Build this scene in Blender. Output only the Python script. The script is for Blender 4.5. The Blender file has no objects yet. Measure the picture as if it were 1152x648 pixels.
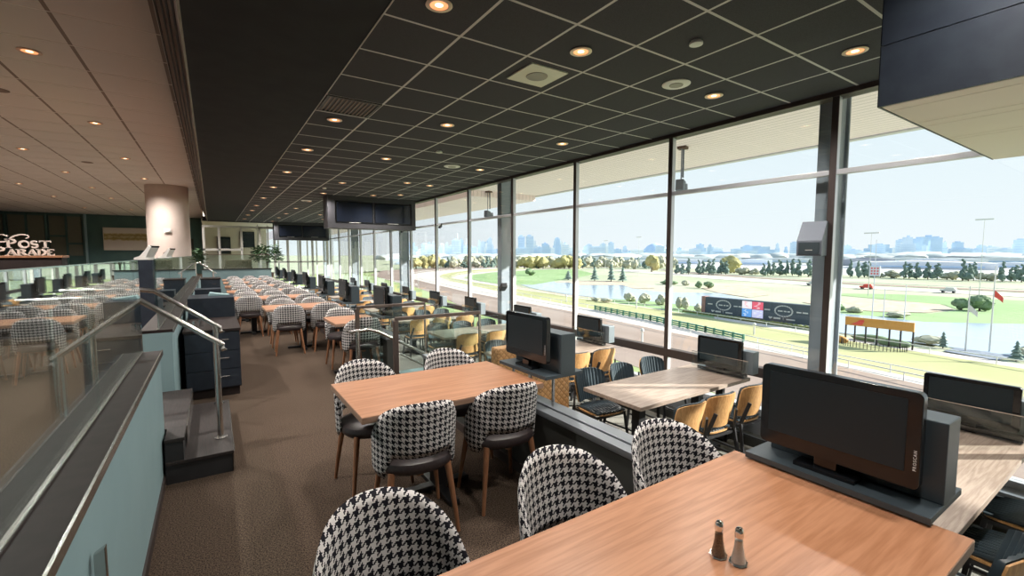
import bpy, bmesh, math, random
from mathutils import Vector, Matrix, noise
random.seed(7)
D = bpy.data
C = bpy.context.scene.collection
PI = math.pi
R = math.radians
H = 1.66                      # eye height above the middle tier
LOW = -0.49                   # floor of the window tier
UP = 0.50                     # floor of the upper tier
CZ = H + 1.626                # dark grid ceiling
LZ = H + 2.2                  # beige ceiling
GZ = -13.0                    # ground outside

# ------------------------------------------------------------------ materials
def mat(name, col, rough=0.6, metal=0.0, emit=None, estr=0.0, spec=0.5, coat=0.0):
    m = D.materials.new(name); m.use_nodes = True
    b = m.node_tree.nodes['Principled BSDF']
    b.inputs['Base Color'].default_value = (*col, 1)
    b.inputs['Roughness'].default_value = rough
    b.inputs['Metallic'].default_value = metal
    b.inputs['Specular IOR Level'].default_value = spec
    b.inputs['Coat Weight'].default_value = coat
    if emit:
        b.inputs['Emission Color'].default_value = (*emit, 1)
        b.inputs['Emission Strength'].default_value = estr
    return m

class N:
    """tiny node-tree writer"""
    def __init__(s, m):
        s.t = m.node_tree; s.b = s.t.nodes['Principled BSDF']
    def new(s, kind, **kw):
        n = s.t.nodes.new(kind)
        for k, v in kw.items(): setattr(n, k, v)
        return n
    def link(s, a, b): s.t.links.new(a, b)
    def math(s, op, a, b=None, c=None):
        n = s.new('ShaderNodeMath', operation=op)
        for i, v in enumerate((a, b, c)):
            if v is None: continue
            if isinstance(v, (int, float)): n.inputs[i].default_value = v
            else: s.link(v, n.inputs[i])
        return n.outputs[0]
    def mix(s, f, a, b):
        n = s.new('ShaderNodeMix', data_type='RGBA')
        if isinstance(f, (int, float)): n.inputs[0].default_value = f
        else: s.link(f, n.inputs[0])
        for i, v in ((6, a), (7, b)):
            if isinstance(v, tuple): n.inputs[i].default_value = (*v, 1)
            else: s.link(v, n.inputs[i])
        return n.outputs[2]
    def coord(s, kind='Object'):
        return s.new('ShaderNodeTexCoord').outputs[kind]
    def mapping(s, vec, scale=(1, 1, 1), rot=(0, 0, 0), loc=(0, 0, 0)):
        n = s.new('ShaderNodeMapping'); s.link(vec, n.inputs[0])
        n.inputs['Scale'].default_value = scale; n.inputs['Rotation'].default_value = rot
        n.inputs['Location'].default_value = loc
        return n.outputs[0]
    def noise(s, vec, scale=5, detail=4, rough=.5):
        n = s.new('ShaderNodeTexNoise'); s.link(vec, n.inputs['Vector'])
        n.inputs['Scale'].default_value = scale; n.inputs['Detail'].default_value = detail
        n.inputs['Roughness'].default_value = rough
        return n.outputs['Fac']
    def ramp(s, f, stops):
        n = s.new('ShaderNodeValToRGB'); s.link(f, n.inputs[0])
        e = n.color_ramp.elements
        while len(e) < len(stops): e.new(.5)
        for i, (p, c) in enumerate(stops): e[i].position = p; e[i].color = (*c, 1)
        return n.outputs[0]
    def sep(s, vec):
        n = s.new('ShaderNodeSeparateXYZ'); s.link(vec, n.inputs[0]); return n.outputs
    def color(s, c): s.link(c, s.b.inputs['Base Color'])
    def bump(s, h, strength=.3, dist=.01):
        n = s.new('ShaderNodeBump'); n.inputs['Strength'].default_value = strength
        n.inputs['Distance'].default_value = dist
        s.link(h, n.inputs['Height']); s.link(n.outputs[0], s.b.inputs['Normal'])

def noisy(name, c1, c2, scale=20, rough=.7, bump=0, dist=.01, detail=5, spec=.5, stretch=(1, 1, 1), coord='Object'):
    m = mat(name, c1, rough, spec=spec); n = N(m)
    v = n.mapping(n.coord(coord), stretch)
    f = n.noise(v, scale, detail)
    n.color(n.ramp(f, [(.35, c1), (.65, c2)]))
    if bump: n.bump(f, bump, dist)
    return m

def wood(name, dark, light, rough=.4, along='x', scale=1.0, coat=0.0, swirl=True):
    m = mat(name, light, rough, coat=coat); n = N(m)
    co = n.coord('Object')
    st = {'x': (.35, 4.5, 4.5), 'y': (4.5, .35, 4.5), 'z': (4.5, 4.5, .35)}[along]
    v = n.mapping(co, tuple(k * scale for k in st))
    w = n.noise(v, 1.6, 5, .6)
    rings = n.math('FRACT', n.math('MULTIPLY', w, 9.0))
    tri = n.math('ABSOLUTE', n.math('SUBTRACT', n.math('MULTIPLY', rings, 2), 1))
    fine = n.noise(n.mapping(co, tuple(k * scale * (10 if k > 1 else 3) for k in st)), 3, 3)
    f = n.math('ADD', n.math('MULTIPLY', tri, .45), n.math('MULTIPLY', fine, .55))
    n.color(n.ramp(f, [(.2, dark), (.75, light)]))
    return m

def houndstooth():
    m = mat('houndstooth_fabric', (.8, .78, .74), .85, spec=.2); n = N(m)
    uv = n.new('ShaderNodeUVMap').outputs[0]
    x, y, _ = n.sep(n.mapping(uv, (1, 1, 1)))
    K = 8.0 / 0.036
    def cell(v):
        f = n.math('FLOOR', n.math('MULTIPLY', v, K))
        return n.math('ADD', f, 8000)
    i, j = cell(x), cell(y)
    wf = n.math('LESS_THAN', n.math('MODULO', i, 8), 3.5)
    wt = n.math('LESS_THAN', n.math('MODULO', j, 8), 3.5)
    tw = n.math('LESS_THAN', n.math('MODULO', n.math('ADD', i, j), 4), 1.5)
    a = n.math('MULTIPLY', wf, tw)
    b = n.math('MULTIPLY', wt, n.math('SUBTRACT', 1, tw))
    f = n.math('ADD', a, b)
    n.color(n.mix(f, (.66, .64, .63), (.010, .010, .016)))
    n.bump(n.noise(n.mapping(uv, (1, 1, 1)), 900, 2), .2, .002)
    return m

def grid_ceiling(name, tile, line, px, py, ox, oy, wx, wy, tile2=None, rough=.9):
    m = mat(name, tile, rough, spec=.15); n = N(m)
    co = n.coord('Object'); x, y, _ = n.sep(co)
    def edge(v, o, p, w):
        t = n.math('FRACT', n.math('ADD', n.math('DIVIDE', n.math('SUBTRACT', v, o), p), 100))
        d = n.math('MINIMUM', t, n.math('SUBTRACT', 1, t))
        return n.math('LESS_THAN', d, w / p / 2)
    e = n.math('MAXIMUM', edge(x, ox, px, wx), edge(y, oy, py, wy))
    sp = n.ramp(n.noise(co, 160, 2), [(.4, tile), (.62, tile2 or tile)])
    n.color(n.mix(e, sp, line))
    return m

def clear_glass(name, tint=(1, 1, 1), ior=1.5, rough=0.0, gain=1.0):
    m = D.materials.new(name); m.use_nodes = True; t = m.node_tree; t.nodes.clear()
    o = t.nodes.new('ShaderNodeOutputMaterial'); mx = t.nodes.new('ShaderNodeMixShader')
    tr = t.nodes.new('ShaderNodeBsdfTransparent'); gl = t.nodes.new('ShaderNodeBsdfGlossy')
    fr = t.nodes.new('ShaderNodeFresnel'); ge = t.nodes.new('ShaderNodeNewGeometry')
    mi = t.nodes.new('ShaderNodeMapRange'); mi.inputs['To Min'].default_value = ior; mi.inputs['To Max'].default_value = 1 / ior
    t.links.new(ge.outputs['Backfacing'], mi.inputs['Value']); t.links.new(mi.outputs['Result'], fr.inputs['IOR'])
    tr.inputs[0].default_value = (*tint, 1); gl.inputs['Roughness'].default_value = rough
    gl.inputs['Color'].default_value = (.95, 1, .99, 1)
    mu = t.nodes.new('ShaderNodeMath'); mu.operation = 'MULTIPLY'; mu.use_clamp = True
    mu.inputs[1].default_value = gain
    t.links.new(fr.outputs[0], mu.inputs[0]); t.links.new(mu.outputs[0], mx.inputs[0])
    t.links.new(tr.outputs[0], mx.inputs[1]); t.links.new(gl.outputs[0], mx.inputs[2])
    t.links.new(mx.outputs[0], o.inputs[0])
    return m

M = {}
M['hound'] = houndstooth()
M['table'] = wood('orange_oak_laminate', (.37, .165, .082), (.50, .245, .135), .33, 'x', .8)
M['table_edge'] = wood('oak_edge_band', (.30, .19, .13), (.40, .26, .19), .5, 'x', 1.6)
M['grey_table'] = wood('greyed_oak_laminate', (.25, .19, .155), (.40, .325, .275), .38, 'x', 1.1)
M['leather'] = noisy('dark_brown_leather', (.030, .022, .024), (.045, .034, .034), 60, .38, .15, .002)
M['legwood'] = wood('walnut_leg', (.24, .105, .052), (.36, .17, .088), .45, 'z', 2.0)
M['shell'] = wood('bent_ply_shell', (.42, .22, .085), (.60, .35, .15), .4, 'z', 1.5)
M['vinyl'] = mat('blue_black_vinyl', (.03, .047, .06), .35)
M['blackmetal'] = mat('black_metal', (.018, .018, .02), .45, .2)
M['frame'] = mat('dark_chair_frame', (.05, .05, .055), .4, .6)
M['navy'] = noisy('navy_laminate', (.016, .022, .034), (.022, .03, .043), 12, .42)
M['tvbox'] = mat('slate_painted_metal', (.055, .075, .09), .42, .1)
M['gloss'] = mat('black_gloss_plastic', (.008, .009, .011), .16)
M['screen'] = mat('dark_lcd_screen', (.020, .030, .037), .42, spec=.25)
M['screenblue'] = mat('dark_lcd_screen_glossy', (.012, .016, .028), .09)
M['steel'] = mat('brushed_stainless', (.62, .60, .58), .27, 1.0)
M['chrome'] = mat('chrome', (.8, .8, .8), .1, 1.0)
M['alu'] = mat('window_aluminium', (.62, .64, .68), .32, .35)
M['bronze'] = mat('bronze_window_rail', (.060, .045, .042), .5, .2)
M['column'] = noisy('grey_blue_steel_paint', (.24, .28, .33), (.28, .32, .37), 3, .5)
M['teal'] = noisy('teal_wall_paint', (.24, .36, .385), (.26, .385, .41), 3, .6)
M['tealdark'] = noisy('deep_green_wall_paint', (.062, .125, .118), (.075, .145, .135), 2, .7)
M['tealpanel'] = mat('green_grey_panel', (.16, .165, .125), .7)
M['ledge'] = noisy('dark_brown_ledge', (.019, .013, .012), (.027, .018, .017), 14, .55, 0, spec=.3)
M['carpet'] = noisy('brown_carpet', (.028, .020, .016), (.155, .112, .083), 130, .97, .8, .008, detail=2, spec=.05)
M['lowfloor'] = noisy('pale_grey_carpet', (.17, .165, .15), (.30, .30, .275), 150, .9, .3, .004, spec=.1)
M['gridceil'] = grid_ceiling('dark_grid_ceiling', (.066, .066, .078), (.66, .65, .66), .61, .615, 2.2267, 2.532, .022, .022, (.086, .086, .100))
M['leftceil'] = grid_ceiling('beige_panel_ceiling', (.78, .76, .74), (.30, .26, .24), .79, 200, -.36, 0, .035, 0.01)
M['soffit'] = noisy('charcoal_plaster', (.029, .030, .036), (.035, .036, .042), 4, .85, spec=.2)
M['fascia'] = noisy('brown_fascia_strip', (.20, .15, .13), (.25, .19, .16), 5, .7)
M['white'] = mat('white_paint', (.72, .71, .68), .5)
M['cream'] = mat('cream_paint', (.68, .62, .52), .6)
M['pinkcol'] = noisy('blush_column_plaster', (.60, .50, .45), (.66, .56, .51), 2, .7)
M['darkslat'] = mat('dark_slat', (.02, .02, .02), .5)
M['plank'] = mat('cream_soffit_board', (.94, .84, .80), .6)
M['lamp'] = mat('lamp_glow', (1, .9, .75), .5, emit=(1, .70, .42), estr=4.5)
M['lamptrim'] = mat('lamp_trim', (.62, .47, .38), .35, .5)
M['teeline'] = mat('ceiling_edge_strip', (.5, .5, .5), .5)
M['speaker'] = mat('speaker_white', (.86, .86, .84), .6)
M['diff'] = mat('diffuser_cream', (.80, .81, .70), .6)
M['grille'] = mat('speaker_grille', (.40, .40, .36), .8)
M['glass'] = clear_glass('window_glass', (.975, .99, .985), 1.45)
M['guard'] = clear_glass('green_guard_glass', (.90, .962, .952), 1.55, gain=1.25)
M['guardedge'] = mat('glass_edge', (.25, .42, .42), .15)
M['shaker'] = clear_glass('shaker_glass', (.93, .93, .92), 1.5)
M['pepper'] = noisy('ground_pepper', (.10, .055, .03), (.28, .17, .10), 400, .9)
M['salt'] = noisy('salt_grains', (.62, .58, .54), (.72, .69, .66), 400, .9)
M['leaf'] = noisy('plant_leaf', (.03, .085, .035), (.09, .19, .075), 9, .5)
M['soil'] = mat('pot_brown', (.10, .055, .035), .7)
M['olive'] = noisy('olive_sofa_fabric', (.115, .11, .07), (.15, .14, .09), 40, .9)
M['quilt'] = None
def quilt():
    m = mat('tan_quilted_leather', (.42, .25, .11), .5); n = N(m)
    co = n.coord('Object'); x, y, z = n.sep(co)
    def dia(s):
        u = n.math('ADD', n.math('ADD', n.math('MULTIPLY', x, 1), n.math('MULTIPLY', y, 1)), n.math('MULTIPLY', z, s))
        t = n.math('FRACT', n.math('ADD', n.math('MULTIPLY', u, 14), 50))
        return n.math('MINIMUM', t, n.math('SUBTRACT', 1, t))
    d = n.math('MINIMUM', dia(1), dia(-1))
    n.color(n.mix(n.math('LESS_THAN', d, .07), (.46, .27, .12), (.25, .14, .06)))
    n.bump(d, .5, .02)
    return m
M['quilt'] = quilt()
# outdoors
M['lawn'] = noisy('bright_lawn', (.46, .56, .24), (.55, .63, .30), .25, .95, spec=.1)
M['field'] = noisy('infield_grass', (.50, .54, .36), (.66, .66, .50), .022, .95, spec=.1, detail=7)
M['turf'] = noisy('turf_course', (.56, .56, .28), (.66, .64, .36), .05, .95, spec=.1, detail=6)
M['green'] = noisy('fresh_green_turf', (.36, .53, .24), (.46, .62, .32), .04, .95, spec=.1)
M['dirt'] = noisy('dirt_track', (.43, .325, .27), (.50, .39, .33), .06, .95, spec=.1, detail=6, stretch=(3, .3, 1))
M['sand'] = noisy('pale_sand_path', (.74, .66, .60), (.80, .73, .66), .1, .95, spec=.1)
M['reed'] = noisy('dry_reeds', (.62, .50, .38), (.76, .64, .52), .5, .95, spec=.1)
M['asphalt'] = noisy('pale_car_park', (.55, .55, .58), (.66, .64, .64), .02, .9, spec=.1)
M['pond'] = mat('pond_water', (.42, .52, .64), .12)
M['rail'] = mat('white_rail', (.86, .86, .84), .5)
M['greenrail'] = mat('green_hurdle', (.05, .18, .11), .7)
M['conifer'] = noisy('conifer_green', (.09, .14, .12), (.16, .22, .19), .8, .9)
M['bushgreen'] = noisy('shrub_green', (.12, .19, .10), (.20, .28, .15), 1, .9)
M['budding'] = noisy('budding_olive', (.40, .40, .30), (.52, .51, .38), 1, .9)
M['yellowtree'] = noisy('willow_yellow', (.55, .50, .20), (.68, .62, .30), .6, .9)
M['trunk'] = mat('tree_trunk', (.12, .085, .06), .9)
M['hedge'] = noisy('clipped_hedge', (.22, .27, .08), (.36, .38, .14), 1.2, .9)
M['hazewood'] = noisy('haze_paled_far_woods', (.52, .56, .56), (.62, .65, .63), .01, .9, detail=8)  # woods paled in colour to imitate haze over distance
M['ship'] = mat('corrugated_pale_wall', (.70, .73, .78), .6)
M['hazeblue'] = noisy('haze_tinted_blue_facade', (.52, .63, .78), (.60, .70, .83), .05, .8)  # distance haze is put into the colour of these three facades
M['hazeblue2'] = noisy('haze_tinted_slate_facade', (.40, .53, .70), (.48, .60, .76), .05, .8)
M['hazepale'] = noisy('haze_paled_facade', (.74, .79, .85), (.80, .84, .88), .05, .8)
M['greybld'] = mat('grey_shed_wall', (.33, .35, .40), .8)
M['tote'] = mat('tote_board_slate', (.055, .075, .10), .6)
M['totered'] = mat('tote_end_brown', (.30, .16, .14), .6)
M['orange'] = mat('orange_sign_face', (.75, .36, .08), .6)
M['flagred'] = mat('flag_red', (.65, .08, .06), .7)
M['patio'] = noisy('slate_patio', (.26, .31, .40), (.36, .41, .50), 1, .8)
M['canopy'] = grid_ceiling('ribbed_canopy_soffit', (.95, .80, .78), (.73, .61, .59), .16, 400, 5.4, 0, .03, .01)
M['offwhite'] = mat('offwhite_metal', (.60, .60, .58), .5)
M['extgrey'] = mat('outdoor_speaker_grey', (.15, .17, .21), .6)

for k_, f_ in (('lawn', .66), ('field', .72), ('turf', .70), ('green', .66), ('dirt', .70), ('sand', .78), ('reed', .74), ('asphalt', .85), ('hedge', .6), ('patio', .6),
               ('rail', .7), ('ship', 1.0), ('hazepale', 1.12), ('hazeblue', 1.2), ('hazeblue2', 1.2), ('hazewood', .85), ('yellowtree', .62), ('budding', .85), ('bushgreen', .95), ('conifer', 1.1), ('orange', .75), ('canopy', .95)):
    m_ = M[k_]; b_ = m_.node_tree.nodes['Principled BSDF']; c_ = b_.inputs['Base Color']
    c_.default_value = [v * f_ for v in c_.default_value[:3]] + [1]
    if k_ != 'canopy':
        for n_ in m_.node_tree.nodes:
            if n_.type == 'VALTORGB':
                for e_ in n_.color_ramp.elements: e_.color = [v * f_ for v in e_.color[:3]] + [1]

M['lampring'] = mat('self_glowing_reflector', (.9, .6, .4), .3, emit=(1, .38, .14), estr=1.0)  # warm lamplight on the rim put in as emission of the ring
# ------------------------------------------------------------------ mesh builder
class MB:
    def __init__(s): s.v = []; s.f = []; s.uv = None; s.mi = []
    def add(s, vs, fs, m=0):
        b = len(s.v); s.v += [tuple(p) for p in vs]
        s.f += [tuple(b + i for i in f) for f in fs]; s.mi += [m] * len(fs)
        return s
    def box(s, x0, x1, y0, y1, z0, z1, rz=0, c=None, m=0):
        x0, x1 = sorted((x0, x1)); y0, y1 = sorted((y0, y1)); z0, z1 = sorted((z0, z1))
        vs = [(x, y, z) for z in (z0, z1) for x, y in ((x0, y0), (x1, y0), (x1, y1), (x0, y1))]
        if rz:
            cx, cy = c if c else ((x0 + x1) / 2, (y0 + y1) / 2)
            a, b = math.cos(rz), math.sin(rz)
            vs = [(cx + (x - cx) * a - (y - cy) * b, cy + (x - cx) * b + (y - cy) * a, z) for x, y, z in vs]
        return s.add(vs, [(0, 3, 2, 1), (4, 5, 6, 7), (0, 1, 5, 4), (1, 2, 6, 5), (2, 3, 7, 6), (3, 0, 4, 7)], m)
    def bar(s, p0, p1, w, h=None, m=0):
        """rectangular bar between two points"""
        p0, p1 = Vector(p0), Vector(p1); h = h or w
        d = (p1 - p0).normalized(); up = Vector((0, 0, 1)) if abs(d.z) < .95 else Vector((0, 1, 0))
        a = d.cross(up).normalized() * w / 2; b = a.cross(d).normalized() * h / 2
        vs = [p + i * a + j * b for p in (p0, p1) for i, j in ((-1, -1), (1, -1), (1, 1), (-1, 1))]
        return s.add(vs, [(0, 3, 2, 1), (4, 5, 6, 7), (0, 1, 5, 4), (1, 2, 6, 5), (2, 3, 7, 6), (3, 0, 4, 7)], m)
    def tube(s, pts, r, n=10, m=0, cap=True):
        pts = [Vector(p) for p in pts]; rr = r if isinstance(r, (list, tuple)) else [r] * len(pts)
        vs = []; L = len(pts)
        ref = Vector((0, 0, 1)) if abs((pts[1] - pts[0]).normalized().z) < .9 else Vector((1, 0, 0))
        for i, p in enumerate(pts):
            d = (pts[min(i + 1, L - 1)] - pts[max(i - 1, 0)]).normalized()
            a = d.cross(ref)
            if a.length < 1e-5: a = d.cross(Vector((0, 1, 0)))
            a.normalize(); b = d.cross(a).normalized()
            for k in range(n):
                t = 2 * PI * k / n
                vs.append(p + (a * math.cos(t) + b * math.sin(t)) * rr[i])
        fs = [(i * n + k, i * n + (k + 1) % n, (i + 1) * n + (k + 1) % n, (i + 1) * n + k) for i in range(L - 1) for k in range(n)]
        if cap: fs += [tuple(range(n))[::-1], tuple((L - 1) * n + k for k in range(n))]
        return s.add(vs, fs, m)
    def lathe(s, prof, c=(0, 0, 0), n=24, sx=1, sy=1, m=0, pw=2.0):
        vs = []; L = len(prof)
        for r, z in prof:
            for k in range(n):
                t = 2 * PI * k / n; ct, st = math.cos(t), math.sin(t)
                if pw != 2.0:
                    q = (abs(ct) ** pw + abs(st) ** pw) ** (-1 / pw); ct *= q; st *= q
                vs.append((c[0] + r * sx * ct, c[1] + r * sy * st, c[2] + z))
        fs = [(i * n + k, i * n + (k + 1) % n, (i + 1) * n + (k + 1) % n, (i + 1) * n + k) for i in range(L - 1) for k in range(n)]
        if prof[0][0] > 1e-6: fs.append(tuple(range(n))[::-1])
        if prof[-1][0] > 1e-6: fs.append(tuple((L - 1) * n + k for k in range(n)))
        return s.add(vs, fs, m)
    def prism(s, poly, z0, z1, m=0):
        n = len(poly)
        a = sum(poly[i][0] * poly[(i + 1) % n][1] - poly[(i + 1) % n][0] * poly[i][1] for i in range(n))
        if a < 0: poly = poly[::-1]
        vs = [(x, y, z0) for x, y in poly] + [(x, y, z1) for x, y in poly]
        fs = [tuple(range(n))[::-1], tuple(range(n, 2 * n))] + [(i, (i + 1) % n, n + (i + 1) % n, n + i) for i in range(n)]
        return s.add(vs, fs, m)
    def prism_axis(s, poly, a0, a1, axis='y', m=0):
        """polygon in (p,q) extruded along an axis: y -> (x,z); x -> (y,z)"""
        n = len(poly); vs = []
        for a in (a0, a1):
            for p, q in poly: vs.append((p, a, q) if axis == 'y' else (a, p, q))
        fs = [tuple(range(n)), tuple(range(n, 2 * n))[::-1]] + [(i, n + i, n + (i + 1) % n, (i + 1) % n) for i in range(n)]
        return s.add(vs, fs, m)
    def blob(s, c, r, sq=(1, 1, 1), seed=0, amp=.25, freq=1.6, sub=2, m=0):
        bm = bmesh.new(); bmesh.ops.create_icosphere(bm, subdivisions=sub, radius=1)
        vs = []
        for v in bm.verts:
            d = 1 + amp * noise.noise(v.co * freq + Vector((seed * 3.1, seed * 1.7, seed)))
            vs.append((c[0] + v.co.x * r * sq[0] * d, c[1] + v.co.y * r * sq[1] * d, c[2] + v.co.z * r * sq[2] * d))
        fs = [tuple(v.index for v in f.verts) for f in bm.faces]; bm.free()
        return s.add(vs, fs, m)
    def mesh(s, name, m, smooth=False, bevel=0, uv=None):
        me = D.meshes.new(name); me.from_pydata(s.v, [], s.f)
        mats = m if isinstance(m, (list, tuple)) else [m]
        for k in mats: me.materials.append(k)
        if len(mats) > 1: me.polygons.foreach_set('material_index', s.mi)
        if uv:
            l = me.uv_layers.new(name='UVMap')
            for lp in me.loops: l.data[lp.index].uv = uv[lp.vertex_index]
        bm = bmesh.new(); bm.from_mesh(me)
        if not uv: bmesh.ops.recalc_face_normals(bm, faces=bm.faces)
        if bevel:
            ed = [e for e in bm.edges if len(e.link_faces) == 2 and e.calc_face_angle(0) > .6]
            bmesh.ops.bevel(bm, geom=ed, offset=bevel, segments=2, affect='EDGES', profile=.6, clamp_overlap=True)
        bm.to_mesh(me); bm.free()
        if smooth:
            me.shade_smooth()
            if smooth != 'all':
                try: me.set_sharp_from_angle(angle=R(38))
                except Exception: pass
        me.update()
        return me
    def build(s, name, m, parent=None, smooth=False, bevel=0, uv=None, loc=None):
        o = D.objects.new(name, s.mesh(name, m, smooth, bevel, uv)); C.objects.link(o)
        if parent: o.parent = parent
        if loc: o.location = loc
        return o

def tag(o, label=None, cat=None, group=None, kind=None):
    if label: o['label'] = label
    if cat: o['category'] = cat
    if group: o['group'] = group
    if kind: o['kind'] = kind
    return o
def thing(name, label, cat, loc=(0, 0, 0), rz=0, group=None):
    o = D.objects.new(name, None); C.objects.link(o); o.empty_display_size = .1
    o.location = loc; o.rotation_euler = (0, 0, rz)
    return tag(o, label, cat, group)
def dup(root, loc, rz=0, label=None, group=None, scale=None):
    r = root.copy(); C.objects.link(r); r.location = loc; r.rotation_euler = (0, 0, rz)
    if scale: r.scale = scale
    if label: r['label'] = label
    if group: r['group'] = group
    for ch in kids(root):
        c = ch.copy(); C.objects.link(c); c.parent = r
        for g in kids(ch):
            d = g.copy(); C.objects.link(d); d.parent = c
    return r
KID = {}
def kids(o):
    return [c for c in o.children]
def struct(name, mb, m, parent=None, **kw):
    o = mb.build(name, m, parent, **kw)
    if not parent: o['kind'] = 'structure'
    return o
ORD = ['first', 'second', 'third', 'fourth', 'fifth', 'sixth', 'seventh', 'eighth', 'ninth', 'tenth', 'eleventh', 'twelfth', 'thirteenth', 'fourteenth', 'fifteenth', 'sixteenth', 'seventeenth', 'eighteenth', 'nineteenth', 'twentieth']

# ================================================================== ROOM SHELL
YB, YE = -4.0, 21.5                     # span of the tiers
# stair well in the middle tier towards the window tier: y 4.65..5.9
bm = MB()
bm.box(-.35, 1.9, YB, YE, -.2, 0)
struct('floor', bm, M['carpet'])
bm = MB(); bm.box(2.06, 5.30, YB, 27, LOW - .2, LOW)
struct('floor', bm, M['lowfloor'])
bm = MB(); bm.box(-14, -.58, YB, 34, UP - .3, UP); bm.box(-.58, 2.0, 21.7, 34, UP - .3, UP)
struct('floor', bm, M['carpet'])
# wall between the tiers with its metal-capped top
def tier_wall(name, y0, y1):
    b = MB(); b.box(1.90, 2.06, y0, y1, LOW - .2, .53)
    o = struct(name, b, M['soffitwall'])
    b = MB(); b.box(1.885, 1.965, y0, y1, .53, .565); b.box(1.975, 2.075, y0, y1, .53, .572); b.box(1.885, 2.075, y0, y1, .525, .54)
    b.build('wall_cap', M['capmetal'], o, bevel=.003)
    b = MB(); b.box(1.885, 1.90, y0, y1, 0, .075)
    b.build('baseboard', M['bronze'], o)
M['soffitwall'] = noisy('dark_olive_tier_wall', (.036, .038, .034), (.044, .046, .042), 4, .7)
M['capmetal'] = mat('satin_metal_cap', (.36, .39, .43), .35, .7)
tier_wall('wall_middle', YB, 4.65)
tier_wall('wall_center', 5.90, YE)

# stairs down to the window tier
st = MB()
for k in range(3):
    z = -(k + 1) * LOW / -3 if False else LOW * (k + 1) / 3
    st.box(1.62 + .28 * (k + 1), 1.62 + .28 * (k + 2), 4.66, 5.89, LOW, z + 0.0) if k < 2 else None
st = MB()
st.box(1.90, 2.18, 4.66, 5.89, LOW, LOW / 3); st.box(2.18, 2.46, 4.66, 5.89, LOW, 2 * LOW / 3)
o = st.build('staircase', M['carpet']); tag(o, 'short carpeted steps going down to the window tables between glass rails', 'stairs')
b = MB(); b.box(2.15, 2.185, 4.66, 5.89, LOW / 3, LOW / 3 + .012); b.box(2.43, 2.465, 4.66, 5.89, 2 * LOW / 3, 2 * LOW / 3 + .012); b.build('nosing', M['steel'], o)
# low teal cheek walls of that stair
for yy, nm, lb in ((4.58, 'stair_wall', 'low teal wall beside the stair, with a flat top, nearer one'), (5.97, 'stair_wall', 'low teal wall on the far side of the window stair')):
    b = MB(); b.box(2.08, 3.0, yy - .06, yy + .06, LOW, .02)
    o = b.build(nm, M['teal']); tag(o, lb, 'wall')
    b = MB(); b.box(2.08, 3.02, yy - .08, yy + .08, .02, .045); b.build('wall_cap', M['teal'], o)

# guard rails either side of that stair: posts, flat top rail, glass
def guard(y, x0, x1, label):
    g = thing('glass_guardrail', label, 'guardrail', (x0, y, 0), 0, 'glass guard rails beside the window stair')
    L = x1 - x0
    MB().box(0, L, -.025, .025, .965, 1.0).build('top_rail', M['bronzerail'], g, bevel=.004)
    MB().box(-.02, .03, -.02, .02, 0, .965).build('post', M['bronzerail'], g, bevel=.003)
    zb = .585
    MB().box(L - .012, L + .012, -.012, .012, LOW, .965).build('post', M['steel'], g)
    b = MB(); b.box(.05, .33, -.006, .006, .06, .95); b.box(.36, L - .04, -.006, .006, .60, .95)
    b.build('glass_panel', M['guard'], g)
    MB().box(L + .02, L + .45, -.006, .006, .08, .93).build('glass_panel', M['guard'], g)
M['bronzerail'] = mat('brown_bronze_rail', (.20, .155, .14), .35, .7)
guard(4.63, 1.58, 2.60, 'bronze-topped glass guardrail on the near side of the window stair')
guard(5.92, 1.52, 2.45, 'bronze-topped glass guardrail on the far side of the window stair')
h = thing('stair_handrail', 'stainless handrail with a flat start descending to the window tables', 'handrail', (0, 5.3, 0))
for dy in (0, .0):
    pass
MB().tube([(1.28, 0, .78), (1.50, 0, .785), (1.60, 0, .75), (2.45, 0, .27), (2.62, 0, .20)], .019, 10).build('rail', M['steel'], h, smooth=True)
MB().tube([(1.28, -.10, .78), (1.28, .10, .78)], .019, 10).build('end_return', M['steel'], h, smooth=True)
MB().tube([(1.36, 0, 0), (1.36, 0, .78)], .021, 10).build('post', M['steel'], h, smooth=True)
MB().tube([(2.32, 0, 2 * LOW / 3), (2.32, 0, .345)], .021, 10).build('post', M['steel'], h, smooth=True)
MB().tube([(1.80, 0, .42), (1.86, 0, .46), (2.42, 0, .12)], .014, 8).build('mid_rail', M['steel'], h, smooth=True)

# low teal walls edging the upper tier
WH = .94
def upper_wall(name, y0, y1):
    b = MB(); b.box(-.58, -.355, y0, y1, 0, WH - .03)
    o = struct(name, b, M['teal'])
    b = MB(); b.box(-.60, -.345, y0 - .0, y1 + .008, WH - .03, WH); b.build('ledge', M['ledge'], o, bevel=.004)
    b = MB(); b.box(-.347, -.338, y0, y1 + .01, WH - .034, WH + .003); b.build('edge_strip', M['steel'], o)
    b = MB(); b.box(-.470, -.450, y0, y1, WH, WH + .010); b.build('glass_channel', M['steel'], o, bevel=.003)
    b = MB(); b.box(-.355, -.343, y0, y1, 0, .07); b.build('baseboard', M['bronze'], o)
    return o
upper_wall('wall_left', YB, 4.26)
upper_wall('wall_far', 5.45, 18.6)
GBY, GBT = 1.83, .75
# small steel pull rail low on the teal wall (bottom of the picture)
b = MB(); b.prism_axis([(-.345, .10), (-.315, .10), (-.315, GBT), (-.345, GBT - .02)], GBY, GBY + .022, 'y')
o = b.build('grab_bar', M['steel'], bevel=.003)
tag(o, 'short upright steel bar fixed low on the pale teal wall', 'grab bar')
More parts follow.
